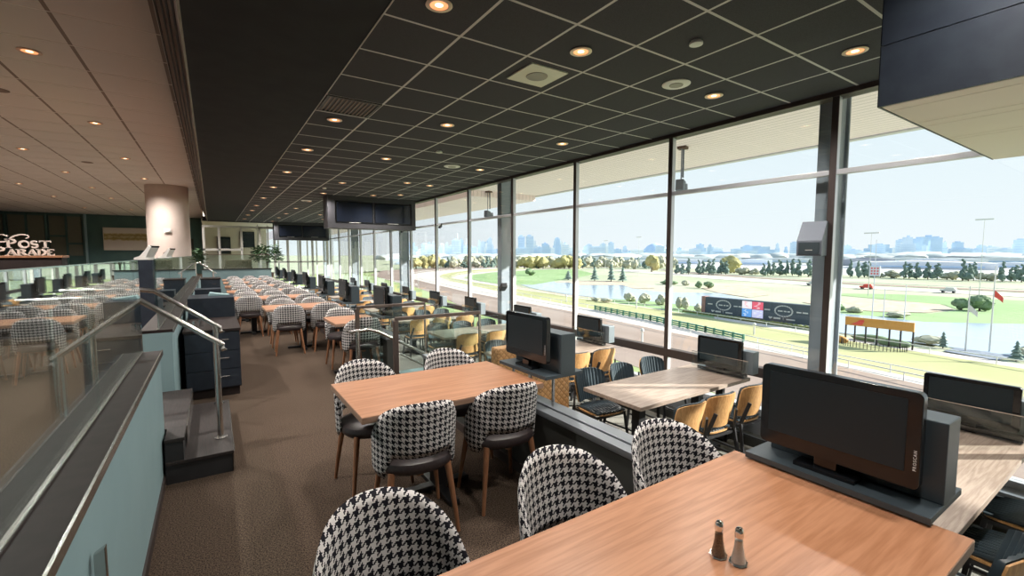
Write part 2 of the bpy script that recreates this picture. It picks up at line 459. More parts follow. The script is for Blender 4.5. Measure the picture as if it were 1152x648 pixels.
# glass panes on them
names = ['nearest tall clear glass pane standing on the brown ledge', 'second glass pane on the brown ledge, ahead of the nearest', 'third glass pane on the brown ledge, ending at the steps', '']
ys = [-.6, 1.08, 2.72, 4.28]
for i in range(3):
    o = MB().box(-.466, -.454, ys[i] + .006, ys[i + 1] - .006, WH + .005, H - .045).build('glass_balustrade', M['guard'])
    tag(o, names[i], 'glass pane', 'glass panes on the near brown ledge')
    MB().box(-.4665, -.4535, ys[i] + .004, ys[i + 1] - .004, H - .045, H - .040).build('top_edge', M['guardedge'], o)
yy = 5.5; i = 0
while yy < 18:
    o = MB().box(-.466, -.454, yy + .012, yy + 1.6, WH + .005, H - .045).build('glass_balustrade', M['guard'])
    tag(o, '%s glass pane on the brown ledge past the steps' % ORD[i], 'glass pane', 'glass panes on the far brown ledge')
    MB().box(-.4665, -.4535, yy + .012, yy + 1.6, H - .045, H - .040).build('top_edge', M['guardedge'], o)
    yy += 1.62; i += 1

# steps up to the upper tier
s = thing('entry_steps', 'dark timber-look steps rising to the upper tier beside the teal wall', 'steps')
M['tread'] = wood('dark_plank_tread', (.014, .011, .011), (.036, .027, .025), .55, 'y', 2)
M['riser'] = noisy('charcoal_riser', (.022, .022, .024), (.03, .03, .032), 8, .5)
def step(x0, x1, z0, z1):
    b = MB(); b.box(x0, x1 - .01, 4.0 if x1 > -.2 else 4.27, 5.44, z0, z1 - .025)
    r = b.build('riser', M['riser'], s)
    b = MB(); b.box(x0, x1, 3.985 if x1 > -.2 else 4.265, 5.445, z1 - .025, z1); b.build('tread', M['tread'], s, bevel=.004)
    b = MB(); b.box(x1 - .004, x1 + .006, 3.99 if x1 > -.2 else 4.27, 5.44, z0 + .01, z1 - .004); b.build('edge_trim', M['steel'], s)
step(-.34, .08, 0, .167); step(-.60, -.22, .167, .334)
b = MB(); b.box(-.338, -.23, 4.0, 4.262, 0.15, .334); b.build('riser', M['riser'], s)
b = MB(); b.box(-.34, -.22, 3.99, 4.262, .31, .335); b.build('tread', M['tread'], s, bevel=.003)
step(-.80, -.58, .334, UP)
def step_rail(y, lab, xoff=0):
    h = thing('stair_handrail', lab, 'handrail', (xoff, y, 0), 0, 'steel handrails by the entry steps')
    MB().tube([(.03, 0, .895), (.055, 0, .90), (.045, 0, .93), (-.46, 0, 1.32), (-.62, 0, 1.345), (-1.1, 0, 1.345)], .021, 12).build('rail', M['steel'], h, smooth=True)
    MB().tube([(.0, 0, .17), (.0, 0, .955)], .022, 12).build('post', M['steel'], h, smooth=True)
    MB().tube([(-.95, 0, UP), (-.95, 0, 1.345)], .022, 12).build('post', M['steel'], h, smooth=True)
    MB().lathe([(.045, 0), (.045, .008), (.024, .012)], (0, 0, .168), 16).build('base_plate', M['steel'], h, smooth=True)
step_rail(4.32, 'stainless handrail on the near side of the dark entry steps')
step_rail(5.34, 'stainless handrail on the far side of the dark entry steps')
def small_rail(y):
    h = thing('stair_handrail', 'small distant steel handrail beside the far teal platform', 'handrail', (0, y, 0))
    MB().tube([(.1, 0, .98), (-.4, 0, 1.38), (-.7, 0, 1.22)], .03, 8).build('rail', M['steel'], h, smooth=True)
    for x, z in ((.02, 1.03), (-.62, 1.25)):
        MB().tube([(x, 0, 0.0 if x > -.3 else UP), (x, 0, z)], .03, 8).build('post', M['steel'], h, smooth=True)
small_rail(19.6)

# ceilings ------------------------------------------------------------------
XW = 5.28
b = MB(); b.box(1.035, XW + .05, YB, 26.4, CZ, CZ + .12)
struct('ceiling', b, M['gridceil'])
b = MB(); b.box(-.11, 1.035, YB, 26.4, CZ, CZ + .2)
struct('ceiling', b, M['soffit'])
b = MB(); b.box(1.03, 1.04, YB, 26.4, CZ - .004, CZ); struct('trim_1', b, M['teeline'])
b = MB(); b.box(-14, -.30, YB, 34.2, LZ, LZ + .1)
struct('ceiling', b, M['leftceil'])
b = MB()
k = 0
for j in range(-12, 36):
    y = 5.89 + .805 * j
    if YB < y < 33: b.box(-14, -.325, y - .006, y + .006, LZ - .004, LZ)
struct('trim_2', b, mat('bright_tee', (.95, .93, .90), .5))
# stepped fascia between dark soffit and beige ceiling
b = MB(); prof = [(-.11, CZ), (-.125, CZ - .02), (-.14, CZ + .02), (-.16, CZ + .10), (-.19, CZ + .14), (-.20, CZ + .24), (-.24, CZ + .30), (-.25, CZ + .40), (-.30, CZ + .46), (-.325, LZ), (-.325, LZ + .1), (-.11, LZ + .1)]
b.prism_axis(prof, YB, 26.4, 'y')
struct('trim_3', b, M['fascia'])
b = MB()
for x, z in ((-.150, CZ + .06), (-.197, CZ + .19), (-.247, CZ + .35), (-.314, LZ - .06)):
    b.box(x - .012, x + .0, YB, 26.4, z - .02, z + .02)
struct('trim_4', b, M['darkslat'])
# header above windows
b = MB(); b.box(XW - .02, XW + .14, YB, 28.8, CZ - .05, CZ + .1); struct('trim_5', b, M['bronze'])
# ceiling beyond the grid
b = MB(); b.box(-.35, XW, 26.4, 34.2, CZ + .04, CZ + .14); struct('ceiling', b, M['cream'])
b = MB(); b.box(-.33, XW, 26.3, 26.4, CZ - .03, CZ + .2); struct('trim_6', b, M['soffit'])

b = MB(); b.box(-.36, -.28, 26.3, 34.2, CZ - .03, LZ + .1); struct('trim_8', b, M['cream'])
# near bulkhead (navy fascia, cream boards beneath)
b = MB(); b.box(2.90, 5.24, YB, .955, H + .765, CZ)
o = struct('wall_bulkhead', b, M['bulk'] if 'bulk' in M else M['navy'])
b = MB()
for y0, y1 in ((YB, .30), (.306, .62), (.626, .86), (.866, .95)):
    pass
xs = [2.905, 3.02, 3.42, 3.55, 4.02, 4.10, 5.235]
for x0, x1 in zip(xs, xs[1:]):
    b.box(x0 + .003, x1 - .003, YB, .95, H + .755, H + .766)
b.build('soffit_boards', M['plank'], o)
b = MB(); b.box(2.892, 2.901, YB, .96, H + .756, H + 1.055); b.box(2.892, 2.901, YB, .96, H + 1.06, CZ - .004); b.box(2.895, 5.24, .956, .965, H + .756, H + 1.055); b.box(2.895, 5.24, .956, .965, H + 1.06, CZ - .004)
b.build('fascia_panels', M['navypanel'] if 'navypanel' in M else M['navy'], o)

# ------------------------------------------------------------------ WINDOW WALL
mull = [2.10 + 1.96 * k for k in range(-3, 14)]
ZS = H - 1.87           # sill top
for i in range(len(mull) - 1):
    y0, y1 = mull[i], mull[i + 1]
    w = D.objects.new('window_%d' % (i + 1), None); C.objects.link(w); w.location = (XW, y0, 0); w['kind'] = 'structure'
    L = y1 - y0
    MB().box(0, .07, -.026, .026, ZS, CZ - .05).build('mullion', M['alu'], w, bevel=.003)
    MB().box(-.012, .0, -.030, .030, ZS, CZ - .05).build('mullion_cover', M['bronze'], w)
    b = MB(); b.box(0, .07, .026, L - .026, H + .805, H + .855); b.build('transom', M['alu'], w, bevel=.003)
    b = MB(); b.box(-.02, .08, .0, L - .0, H - 1.43, H - 1.315); b.build('rail', M['bronze'], w, bevel=.004)
    b = MB(); b.box(0, .12, .02, L - .02, ZS, ZS + .06); b.build('sill', M['alu'], w)
    b = MB(); b.box(.05, .06, .02, L - .02, H - 1.315, H + .805); b.box(.05, .06, .02, L - .02, H + .855, CZ - .05); b.box(.05, .06, .02, L - .02, ZS + .06, H - 1.43)
    b.build('pane', M['glass'], w)
b = MB(); b.box(XW - .16, XW + .16, YB, 28, LOW - .2, ZS)
o = struct('baseboard_window', b, M['capmetal'])
b = MB(); b.box(XW - .32, XW - .16, YB, 28, LOW, LOW + .10); b.build('heater_trim', M['soffitwall'], o)

# steel columns behind the mullions
for i, y in enumerate((2.23, 8.79, 15.35, 21.9, 28.4)):
    b = MB(); b.box(XW + .22, XW + .46, y - .05, y + .07, LOW - .6, CZ + .1)
    b.box(XW + .19, XW + .22, y - .08, y + .10, LOW - .6, CZ + .1); b.box(XW + .46, XW + .49, y - .08, y + .10, LOW - .6, CZ + .1)
    o = b.build('steel_column', M['column'], bevel=.006); o['kind'] = 'structure'
# outdoor canopy
b = MB(); b.box(XW + .14, 10.35, -14, 70, H + 2.22, H + 2.5)
o = struct('canopy', b, M['canopy'])
b = MB(); b.box(10.35, 10.5, -14, 70, H + 2.19, H + 2.75); b.build('canopy_edge', M['offwhite'], o)
b = MB(); b.box(XW + .14, XW + .3, YB, 70, CZ + .06, H + 2.22); b.build('canopy_wall', M['canopy'], o)
# stepped second canopy part further along
b = MB(); b.box(7.6, 10.3, 14, 70, H + 2.02, H + 2.22)
struct('canopy', b, M['canopy'])
for y in (6.9, 9.6, 12.3, 16):
    o = MB().box(7.0, 7.25, y - .02, y + .02, H + 2.15, H + 2.22).build('canopy_light', M['darkslat'])
    tag(o, 'short dark slot fitting under the outdoor canopy', 'light fitting', 'slot fittings under the outdoor canopy')

# hanging outdoor loudspeakers seen through the top panes
def hung_speaker(x, y, lab, s=1):
    h = thing('hanging_speaker', lab, 'loudspeaker', (x, y, 0), R(20), 'loudspeakers hung from the outdoor canopy')
    b = MB(); b.box(-.09, .09, -.09, .09, H + 2.17, H + 2.22); b.build('ceiling_plate', M['soil'], h)
    b = MB(); b.tube([(-.06, 0, H + 1.55), (-.06, 0, H + 2.2)], .012, 6); b.tube([(.06, 0, H + 1.60), (.06, 0, H + 2.2)], .02, 6); b.build('drop_rod', M['extgrey'], h)
    b = MB(); b.prism_axis([(-.18, 1.32), (-.02, 1.28), (.02, 1.50), (-.16, 1.54)], -.08, .08, 'y'); 
    b.v = [(x_, y_, z_ + H) for x_, y_, z_ in b.v]; b.build('speaker_horn', M['extgrey'], h, bevel=.01)
    b = MB(); b.prism_axis([(.0, 1.24), (.17, 1.28), (.14, 1.48), (.02, 1.46)], -.08, .08, 'y')
    b.v = [(x_, y_, z_ + H) for x_, y_, z_ in b.v]; b.build('speaker_horn', M['extgrey'], h, bevel=.01)
hung_speaker(8.2, 6.02, 'pair of grey loudspeakers hanging outside beyond the wide upper panes')
hung_speaker(8.2, 13.9, 'small pair of hanging grey loudspeakers outside beyond the farther upper panes')

# big loudspeaker on the nearest column
sp = thing('wall_speaker', 'grey wedge-topped loudspeaker mounted on the nearest window column', 'loudspeaker', (5.20, 2.20, 0))
b = MB(); b.prism_axis([(-.20, 1.645), (.05, 1.645), (.05, 2.00), (.0, 2.00), (-.20, 1.80)], -.10, .12, 'y')
# turned so its face looks down the room towards the tables
b.build('cabinet', M['extgrey'], sp, bevel=.008)
b = MB(); b.box(-.205, -.199, -.08, .10, 1.665, 1.78); b.build('grille', M['tvbox'], sp)
b = MB(); b.box(-.208, -.204, -.02, .04, 1.70, 1.708); b.build('badge', M['white'], sp)
b = MB(); b.box(.04, .30, -.04, .06, 1.80, 1.95); b.build('bracket', M['extgrey'], sp)
sp.rotation_euler = (0, 0, R(12))

# ================================================================== FURNITURE MESHES
def hound_back():
    """curved upholstered barrel back, houndstooth outside and inside"""
    ns, nc = 40, 16
    V, F, UV = [], [], []
    TH = .030
    def plan(s, off, z):
        a = s * R(98)
        rx, ry = .235 + off, .225 + off
        x = rx * math.sin(a) * (1 + .10 * (1 - abs(s)) * 0)
        y = -ry * math.cos(a) * 1.0
        lean = (z - .44) * .16 * max(0, math.cos(a * .8))
        return x * (1 + (z - .44) * .06), y - lean
    def zt(s):
        t = abs(s)
        return .505 + .345 * (max(0.0, 1 - t ** 2.3)) ** .62
    def zb(s):
        t = abs(s)
        k = min(1, max(0, (t - .44) / .16)); k = k * k * (3 - 2 * k)
        base = .515 * (1 - k) + .375 * k
        if t > .82: base += (t - .82) / .18 * .055
        return base
    for i in range(ns + 1):
        s = -1 + 2 * i / ns
        t_, b_ = zt(s), zb(s)
        th = TH * (1 if abs(s) < .9 else max(.25, math.sqrt(max(0, 1 - ((abs(s) - .9) / .1) ** 2))))
        u = s * R(98) * .235
        for j in range(nc):
            a = 2 * PI * j / nc
            # stadium cross-section: outer side up, inner side down
            if j <= nc // 2:
                f = j / (nc // 2); side = 1
            else:
                f = 1 - (j - nc // 2) / (nc // 2); side = -1
            f = f
            z = b_ + (t_ - b_) * f
            edge = math.sin(PI * min(max(f, 0), 1))
            off = side * th / 2 * min(1, edge * 3.0)
            x, y = plan(s, off, z)
            V.append((x, y, z)); UV.append((u + .5, z + (0 if side > 0 else 2.0 * 0)))
    for i in range(ns):
        for j in range(nc):
            a, b_ = i * nc + j, i * nc + (j + 1) % nc
            c, d = (i + 1) * nc + (j + 1) % nc, (i + 1) * nc + j
            F.append((a, d, c, b_))
    F.append(tuple(range(nc))); F.append(tuple(ns * nc + k for k in range(nc))[::-1])
    m = MB(); m.v = V; m.f = F; m.mi = [0] * len(F)
    return m.mesh('backrest', M['hound'], smooth='all', uv=UV)

def leg_mesh(x, y, top=.42):
    m = MB()
    m.tube([(x * 1.30, y * 1.34, 0), (x * 1.24, y * 1.27, .10), (x, y, top)], [.0115, .0135, .021], 12)
    return m

HB = hound_back()
def make_hound(name, label, group):
    t = thing(name, label, 'chair', (0, 0, 0), 0, group)
    b = MB()
    b.lathe([(.0, .395), (.17, .398), (.212, .405), (.228, .425), (.232, .448), (.222, .470), (.19, .484), (.10, .490), (0, .491)], (0, .005, 0), 32, 1, .98, pw=2.5)
    b.build('seat', M['leather'], t, smooth=True)
    o = D.objects.new('backrest', HB); C.objects.link(o); o.parent = t
    b = MB(); b.box(-.15, .15, -.02, .02, .37, .40); b.box(-.02, .02, -.15, .15, .37, .40); b.build('seat_frame', M['legwood'], t)
    for x, y in ((-.165, -.15), (.165, -.15), (-.165, .155), (.165, .155)):
        leg_mesh(x, y).build('leg', M['legwood'], t, smooth=True)
    return t

def make_lower_chair(label, group):
    t = thing('metal_frame_chair', label, 'chair', (0, 0, 0), 0, group)
    # seat: wooden pan with ribbed pad
    b = MB(); b.lathe([(0, .425), (.19, .425), (.215, .435), (.215, .447), (0, .447)], (0, .01, 0), 28, 1, 1, pw=3.2); b.build('seat_pan', M['shell'], t, smooth=True)
    b = MB(); n = 11; w = .40 / n
    for i in range(n):
        x0 = -.20 + i * w; q = .198 * (1 - abs((x0 + w / 2) / .21) ** 4) ** .5
        b.tube([(x0 + w / 2, -q + .01, .458), (x0 + w / 2, 0, .468), (x0 + w / 2, q + .01, .455)], [.014, w * .58, .014], 8)
    b.box(-.19, .19, -.17, .19, .447, .462)
    b.build('seat_pad', M['vinyl'], t, smooth=True)
    # back: curved plywood shell and ribbed pad
    def shell(off, th, ztop, zbot, w, nm, m, ribs=False):
        ns = 44 if ribs else 20; nz = 8; V = []; F = []
        for i in range(ns + 1):
            s = -1 + 2 * i / ns
            for j in range(nz + 1):
                f = j / nz
                taper = 1 - .10 * (1 - f)
                x = w * s * taper * (1 if f < .8 else math.sqrt(max(0.0, 1 - ((f - .8) / .2) ** 2 * .16)))
                z = zbot + (ztop - zbot) * f - .035 * (s ** 4) * f
                y = -.215 - (z - .46) * .22 + .075 * s * s + off
                rib = 0
                if ribs: rib = .010 * abs(math.sin(s * PI * 5.5))
                V.append((x, y - 0, z, th + rib))
        vs = [(x, y, z) for x, y, z, _ in V] + [(x, y + r, z) for x, y, z, r in V]
        o = len(V); q = nz + 1
        for i in range(ns):
            for j in range(nz):
                a = i * q + j
                F.append((a, a + 1, a + q + 1, a + q)); F.append((o + a, o + a + q, o + a + q + 1, o + a + 1))
        for i in range(ns):
            a = i * q; F.append((a, a + q, o + a + q, o + a)); a += nz; F.append((a, o + a, o + a + q, a + q))
        for j in range(nz):
            F.append((j, o + j, o + j + 1, j + 1)); a = ns * q + j; F.append((a, a + 1, o + a + 1, o + a))
        mb = MB(); mb.v = vs; mb.f = F; mb.mi = [0] * len(F)
        mb.build(nm, m, t, smooth=True)
    shell(0, .011, .83, .50, .215, 'back_shell', M['shell'])
    shell(.012, .016, .838, .50, .205, 'back_pad', M['vinyl'], True)
    for x in (-1, 1):
        b = MB(); b.bar((.235 * x, -.275, 0), (.205 * x, -.205, .44), .022, .032); b.bar((.205 * x, -.205, .44), (.150 * x, -.262, .66), .022, .036)
        b.build('leg', M['frame'], t, bevel=.004)
        b = MB(); b.bar((.225 * x, .235, 0), (.195 * x, .175, .43), .022, .028); b.build('leg', M['frame'], t, bevel=.004)
        b = MB(); b.bar((.205 * x, -.22, .415), (.195 * x, .19, .415), .020, .026); b.build('side_rail', M['frame'], t)
        b = MB(); b.bar((.215 * x, -.24, .17), (.21 * x, .20, .17), .014, .018); b.build('stretcher', M['frame'], t)
    for yy in (-.2, .17): MB().bar((-.2, yy, .41), (.2, yy, .41), .02, .026).build('cross_rail', M['frame'], t)
    return t

def make_table(x0, x1, yc, z, depth, top, edge, label, group, nped=1):
    """top from x0 to x1, origin below its centre"""
    xc = (x0 + x1) / 2; L = x1 - x0
    fl = z - .75
    t = thing('dining_table', label, 'table', (xc, yc, fl), 0, group)
    MB().box(-L / 2, L / 2, -depth / 2, depth / 2, .712, .748).build('table_edge', edge, t, bevel=.003)
    MB().box(-L / 2 + .002, L / 2 - .002, -depth / 2 + .002, depth / 2 - .002, .748, .75).build('tabletop', top, t)
    pos = [0] if nped == 1 else [-L / 2 + .42, L / 2 - .42]
    for p in pos:
        MB().box(p - .05, p + .05, -.05, .05, .02, .70).build('pedestal', M['blackmetal'], t, bevel=.006)
        b = MB(); b.bar((p - .02, -.30, .02), (p - .02, .30, .02), .07, .035); b.bar((p - .26, 0, .02), (p + .22, 0, .02), .07, .035)
        b.build('foot', M['blackmetal'], t, bevel=.005)
        MB().box(p - .22, p + .22, -.22, .22, .69, .712).build('top_plate', M['blackmetal'], t)
    return t

# television on its shelf with a slate back box (middle tier)
def rounded(y0, y1, z0, z1, r, n=5):
    P = []
    for cy, cz, a0 in ((y1 - r, z0 + r, -90), (y1 - r, z1 - r, 0), (y0 + r, z1 - r, 90), (y0 + r, z0 + r, 180)):
        for k in range(n + 1):
            a = R(a0 + 90 * k / n); P.append((cy + r * math.cos(a), cz + r * math.sin(a)))
    return P
def make_tv(label, group, z0, w=.545, h=.345, scr='screen'):
    """screen faces -x, local y centred, bottom at local z0"""
    t = thing('television', label, 'television', (0, 0, 0), 0, group)
    b = MB(); b.prism_axis(rounded(-w / 2, w / 2, z0, z0 + h, .022), -.022, .018, 'x'); b.build('housing', M['gloss'], t, bevel=.003)
    b = MB(); b.prism_axis(rounded(-w / 2 + .06, w / 2 - .06, z0 + .05, z0 + h - .05, .03), .018, .05, 'x'); b.build('rear_cover', M['gloss'], t)
    b = MB(); b.box(-.0245, -.021, -w / 2 + .042, w / 2 - .035, z0 + .058, z0 + h - .028); b.build('screen', M[scr], t)
    return t
def text_obj(s, size, m, parent, loc, rot, ext=.0008, name='lettering', align='CENTER', spacing=1):
    c = D.curves.new(name, 'FONT'); c.body = s; c.size = size; c.extrude = ext; c.align_x = align; c.align_y = 'CENTER'; c.space_character = spacing
    o = D.objects.new(name, c); C.objects.link(o)
    dg = bpy.context.evaluated_depsgraph_get()
    me = D.meshes.new_from_object(o.evaluated_get(dg)); D.objects.remove(o)
    me.materials.clear(); me.materials.append(m)
    o = D.objects.new(name, me); C.objects.link(o); o.parent = parent; o.location = loc; o.rotation_euler = rot
    return o

# ---------------------------------------------------------------- middle tier
ROW = [.74, 2.915, 6.57, 8.80, 11.0, 13.15, 15.25, 17.35, 19.4]
ROWN = ['nearest', 'second', 'small stairside', 'fourth', 'fifth', 'sixth', 'seventh', 'eighth', 'farthest']
TX = [(.15, 2.0), (.66, 1.93), (1.31, 1.93), (.70, 1.93)] + [(.27, 1.93)] * 5
for i, (y, (x0, x1)) in enumerate(zip(ROW, TX)):
    lab = ['orange oak table closest to the camera, with salt and pepper shakers',
           'orange oak table with four houndstooth chairs, second one from the front',
           'small orange oak table right beyond the glass stair rail',
           'orange oak table in the row just past the small stairside table',
           'orange oak table in the fifth row along the carpeted aisle',
           'orange oak table in the sixth row along the carpeted aisle',
           'orange oak table in the seventh row along the carpeted aisle',
           'orange oak table two rows short of the teal platform wall',
           'orange oak table in the last row by the teal platform wall'][i]
    make_table(x0, x1, y, .75, .80, M['table'], M['table_edge'], lab, 'orange oak tables of the middle tier', 1 if x1 - x0 < 1.5 else 2)

G1 = 'houndstooth chairs of the middle tier'
CH = []
def chair_at(x, y, rz, label): CH.append((x, y, rz, label))
chair_at(.44, 1.24, PI + R(6), 'houndstooth chair cut by the bottom edge of the view, nearest of all')
chair_at(1.13, 1.19, PI + R(-4), 'houndstooth chair seen from inside, middle of three along the closest table')
chair_at(1.73, 1.16, PI + R(-10), 'houndstooth chair at the closest table, beside the half wall to the window tier')
chair_at(.985, 2.585, R(-7), 'houndstooth chair seen from behind at the second table, on its aisle side')
chair_at(1.605, 2.60, R(-4), 'houndstooth chair seen from behind at the second table, next to the half wall')
chair_at(.93, 3.26, PI + R(4), 'houndstooth chair facing us across the second table, its dark seat past the table corner')
chair_at(1.63, 3.29, PI, 'houndstooth chair facing us across the second table, below the glass guardrail')
chair_at(1.64, 6.20, 0, 'houndstooth chair right behind the glass guardrail post of the stair')
chair_at(1.60, 7.02, PI, 'houndstooth chair on the far side of the small stairside table')
for r in range(3, 9):
    y = ROW[r]
    xs = (1.05, 1.62) if r == 3 else (.62, 1.15, 1.66)
    for side in (0, 1):
        for k, x in enumerate(xs):
            pos = ('aisle end', 'television end') if len(xs) == 2 else ('aisle end', 'middle', 'television end')
            nm = {3: 'row past the stairside table', 4: 'fifth row', 5: 'sixth row', 6: 'seventh row', 7: 'next to last row', 8: 'last row'}[r]
            chair_at(x + random.uniform(-.03, .03), y + (-.40 if side == 0 else .40), (0 if side == 0 else PI) + R(random.uniform(-6, 6)),
                     'houndstooth chair at the %s of the %s, %s' % (pos[k], nm, 'back to us' if side == 0 else 'facing us'))
base = make_hound('houndstooth_chair', CH[0][3], G1)
base.location = (CH[0][0], CH[0][1], 0); base.rotation_euler = (0, 0, CH[0][2])
for x, y, rz, lab in CH[1:]:
    dup(base, (x, y, 0), rz, lab)

# TV stands on the half wall
def make_stand(label, group):
    t = thing('television_stand', label, 'television stand', (0, 0, 0), 0, group)
    MB().box(-.06, .30, -.33, .30, .757, .782).build('shelf', M['tvbox'], t, bevel=.002)
    b = MB(); b.box(.08, .22, -.33, .26, .80 - .018, 1.075); b.build('back_box', M['tvbox'], t, bevel=.004)
    b = MB(); b.box(-.02, .06, -.10, .12, .782, .80); b.box(0, .03, -.03, .05, .80, .84); b.build('tv_foot', M['gloss'], t, bevel=.003)
    for y in (-.28, .25):
        MB().tube([(.05, y, .57), (.05, y, .757)], .012, 8).build('support_post', M['steel'], t, smooth=True)
    return t
TVR = [(0, .77), (1, 2.86), (2, 6.57), (3, 8.82), (4, 10.85), (5, 13.0), (6, 15.1), (7, 17.2), (8, 19.3)]
tvl = ['big television facing the closest oak table, right beside the shakers',
       'television at the end of the second oak table, above the half wall',
       'television at the end of the small stairside table',
       'television at the half wall beside the row past the stairside table',
       'television on the half wall by the fifth table row', 'television on the half wall by the sixth table row',
       'television on the half wall by the seventh table row', 'television on the half wall by the next to last table row',
       'television on the half wall by the last table row']
stl = ['slate %s carrying the %s' % ('shelf and box stand', s) for s in
       ['television at the closest oak table', 'television at the second oak table', 'television at the small stairside table', 'television past the stairside table',
        'fifth-row television', 'sixth-row television', 'seventh-row television', 'next-to-last-row television', 'last-row television']]
tv0 = make_tv(tvl[0], 'televisions on the half wall', .84)
st0 = make_stand(stl[0], 'television stands on the half wall')
text_obj('PROSCAN', .013, M['speaker'], tv0, (-.0235, -.259, .945), (R(90), R(-90), R(-90)), spacing=1.35)
for k, (i, y) in enumerate(TVR):
    if k == 0:
        tv0.location = (2.03, y - .01, 0.0); st0.location = (2.02, y, 0)
    else:
        a = dup(tv0, (2.03, y + .0, 0.015), 0, tvl[k]); dup(st0, (2.02, y, 0), 0, stl[k])

# glass panes on the half wall near the stair
for y0, y1, lb in ((3.35, 4.0, 'glass screen on the half wall behind the second table'), (4.02, 4.56, 'glass screen on the half wall touching the stair guardrail')):
    o = MB().box(1.972, 1.982, y0, y1, .572, .99).build('glass_balustrade', M['guard']); tag(o, lb, 'glass pane', 'glass screens on the half wall')

# shakers
def shaker(loc, fill, label):
    t = thing('pepper_shaker' if fill == 'pepper' else 'salt_shaker', label, 'shaker', loc)
    pr = [(.0245, 0), (.026, .004), (.0235, .010), (.0185, .026), (.0145, .048), (.0125, .072), (.0120, .082)]
    MB().lathe(pr, n=8).build('glass_body', M['shaker'], t)
    MB().lathe([(.0205, .006), (.0165, .026), (.0125, .048), (.0105, .071)], n=12).build('contents', M[fill], t, smooth=True)
    MB().lathe([(.0130, .081), (.0132, .093), (.0125, .098), (.0105, .105), (.006, .110), (0, .1115)], n=20).build('metal_cap', M['chrome'], t, smooth=True)
    MB().lathe([(.0262, 0), (.0275, .002), (.0262, .005)], n=8).build('foot_ring', M['chrome'], t)
shaker((1.244, .749, .7505), 'pepper', 'glass pepper shaker with brown pepper and a chrome cap')
shaker((1.262, .697, .7505), 'salt', 'glass salt shaker with white salt and a chrome cap')

# ---------------------------------------------------------------- window tier
LT = H - 1.40
GY = [.97, 3.12, 5.22, 7.32, 9.45, 11.55, 13.65, 15.75, 17.85, 19.95]
gl = ['grey oak table partly hidden behind the big television and closest table', 'grey oak table with six chairs, behind the half wall and second oak table',
      'sunlit grey oak table beside the tan quilted booth', 'grey oak table seen through the stair guardrail glass']
gl += ['grey oak window table, %s along the glass wall' % ORD[k] for k in range(4, 10)]
for i, y in enumerate(GY):
    make_table(3.22 if i else 2.95, 5.06, y, LT, .77, M['grey_table'], M['grey_table'], gl[i], 'grey oak tables by the windows', 2)
G2 = 'ribbed chairs at the window tables'
LC = []
rown = ['closest window table', 'second window table', 'third window table', 'fourth window table', 'fifth window table', 'sixth window table', 'seventh window table', 'eighth window table', 'ninth window table', 'farthest window table']
for i, y in enumerate(GY):
    for side in (0, 1):
        for k, x in enumerate((3.55, 4.07, 4.60)):
            if i == 0 and side == 0:
                LC.append(((3.02, 3.72, 4.36)[k], (.60, .50, .50)[k], R((4, -3, 2)[k]), 'ribbed chair on the near side of the closest window table, %s' % ['nearest the half wall', 'in the middle', 'nearest the windows'][k])); continue
            LC.append((x + random.uniform(-.03, .03), y + (-.44 if side == 0 else .44) + random.uniform(-.03, .03), (0 if side == 0 else PI) + R(random.uniform(-5, 5)),
                       'ribbed vinyl chair at the %s, %s, %s' % (rown[i], ['nearest the half wall', 'in the middle', 'nearest the windows'][k], 'wooden back to us' if side == 0 else 'padded front to us')))
lc0 = make_lower_chair(LC[0][3], G2)
lc0.location = (LC[0][0], LC[0][1], LOW); lc0.rotation_euler = (0, 0, LC[0][2])
for x, y, rz, lab in LC[1:]:
    dup(lc0, (x, y, LOW), rz, lab)

# TVs at the windows
def make_wstand(label, group):
    t = thing('television_post', label, 'television stand', (0, 0, 0), 0, group)
    b = MB(); b.box(-.005, .045, -.045, .045, 0, .88); b.build('post', M['blackmetal'], t, bevel=.004)
    b = MB(); b.box(-.12, .16, -.14, .14, 0, .02); b.build('foot_plate', M['blackmetal'], t)
    b = MB(); b.box(.05, .17, -.36, .22, .80, 1.055); b.build('back_box', M['tvboxlight'], t, bevel=.004)
    b = MB(); b.box(-.03, .05, -.30, .28, .765, .80); b.build('tray', M['gloss'], t)
    b = MB(); b.box(-.075, -.068, -.37, .33, .79, .97); b.build('glass_strip', M['guardclear'], t)
    b = MB(); b.box(-.0755, -.0675, -.37, .33, .97, .976); b.build('glass_edge', M['steel'], t)
    return t
M['tvboxlight'] = mat('light_slate_metal', (.22, .26, .29), .4, .2)
M['guardclear'] = clear_glass('clear_strip_glass', (.93, .96, .95), 1.5)
wt = ['television in front of the window behind the big near television', 'window television at the end of the table with six chairs',
      'window television at the sunlit table by the tan booth']
wt += ['window television on a post, %s along the glass wall' % ORD[k] for k in range(3, 10)]
wtv = make_tv(wt[0], 'televisions on posts by the windows', .80, .55, .345)
wst = make_wstand('black post stand under the window television nearest the camera', 'television posts by the windows')
for k in range(10):
    y = [.93, 3.04, 5.25, 7.1, 9.2, 11.22, 13.4, 15.5, 17.6, 19.7][k]
    if k == 0: wtv.location = (4.93, y, LOW + .03); wst.location = (4.95, y, LOW)
    else:
        dup(wtv, (4.93, y, LOW + .03), R(random.uniform(-3, 3)), wt[k]); dup(wst, (4.95, y, LOW), 0, 'black post stand under the %s window television' % ORD[k])
# table tops stop short of the posts: small notch handled by position

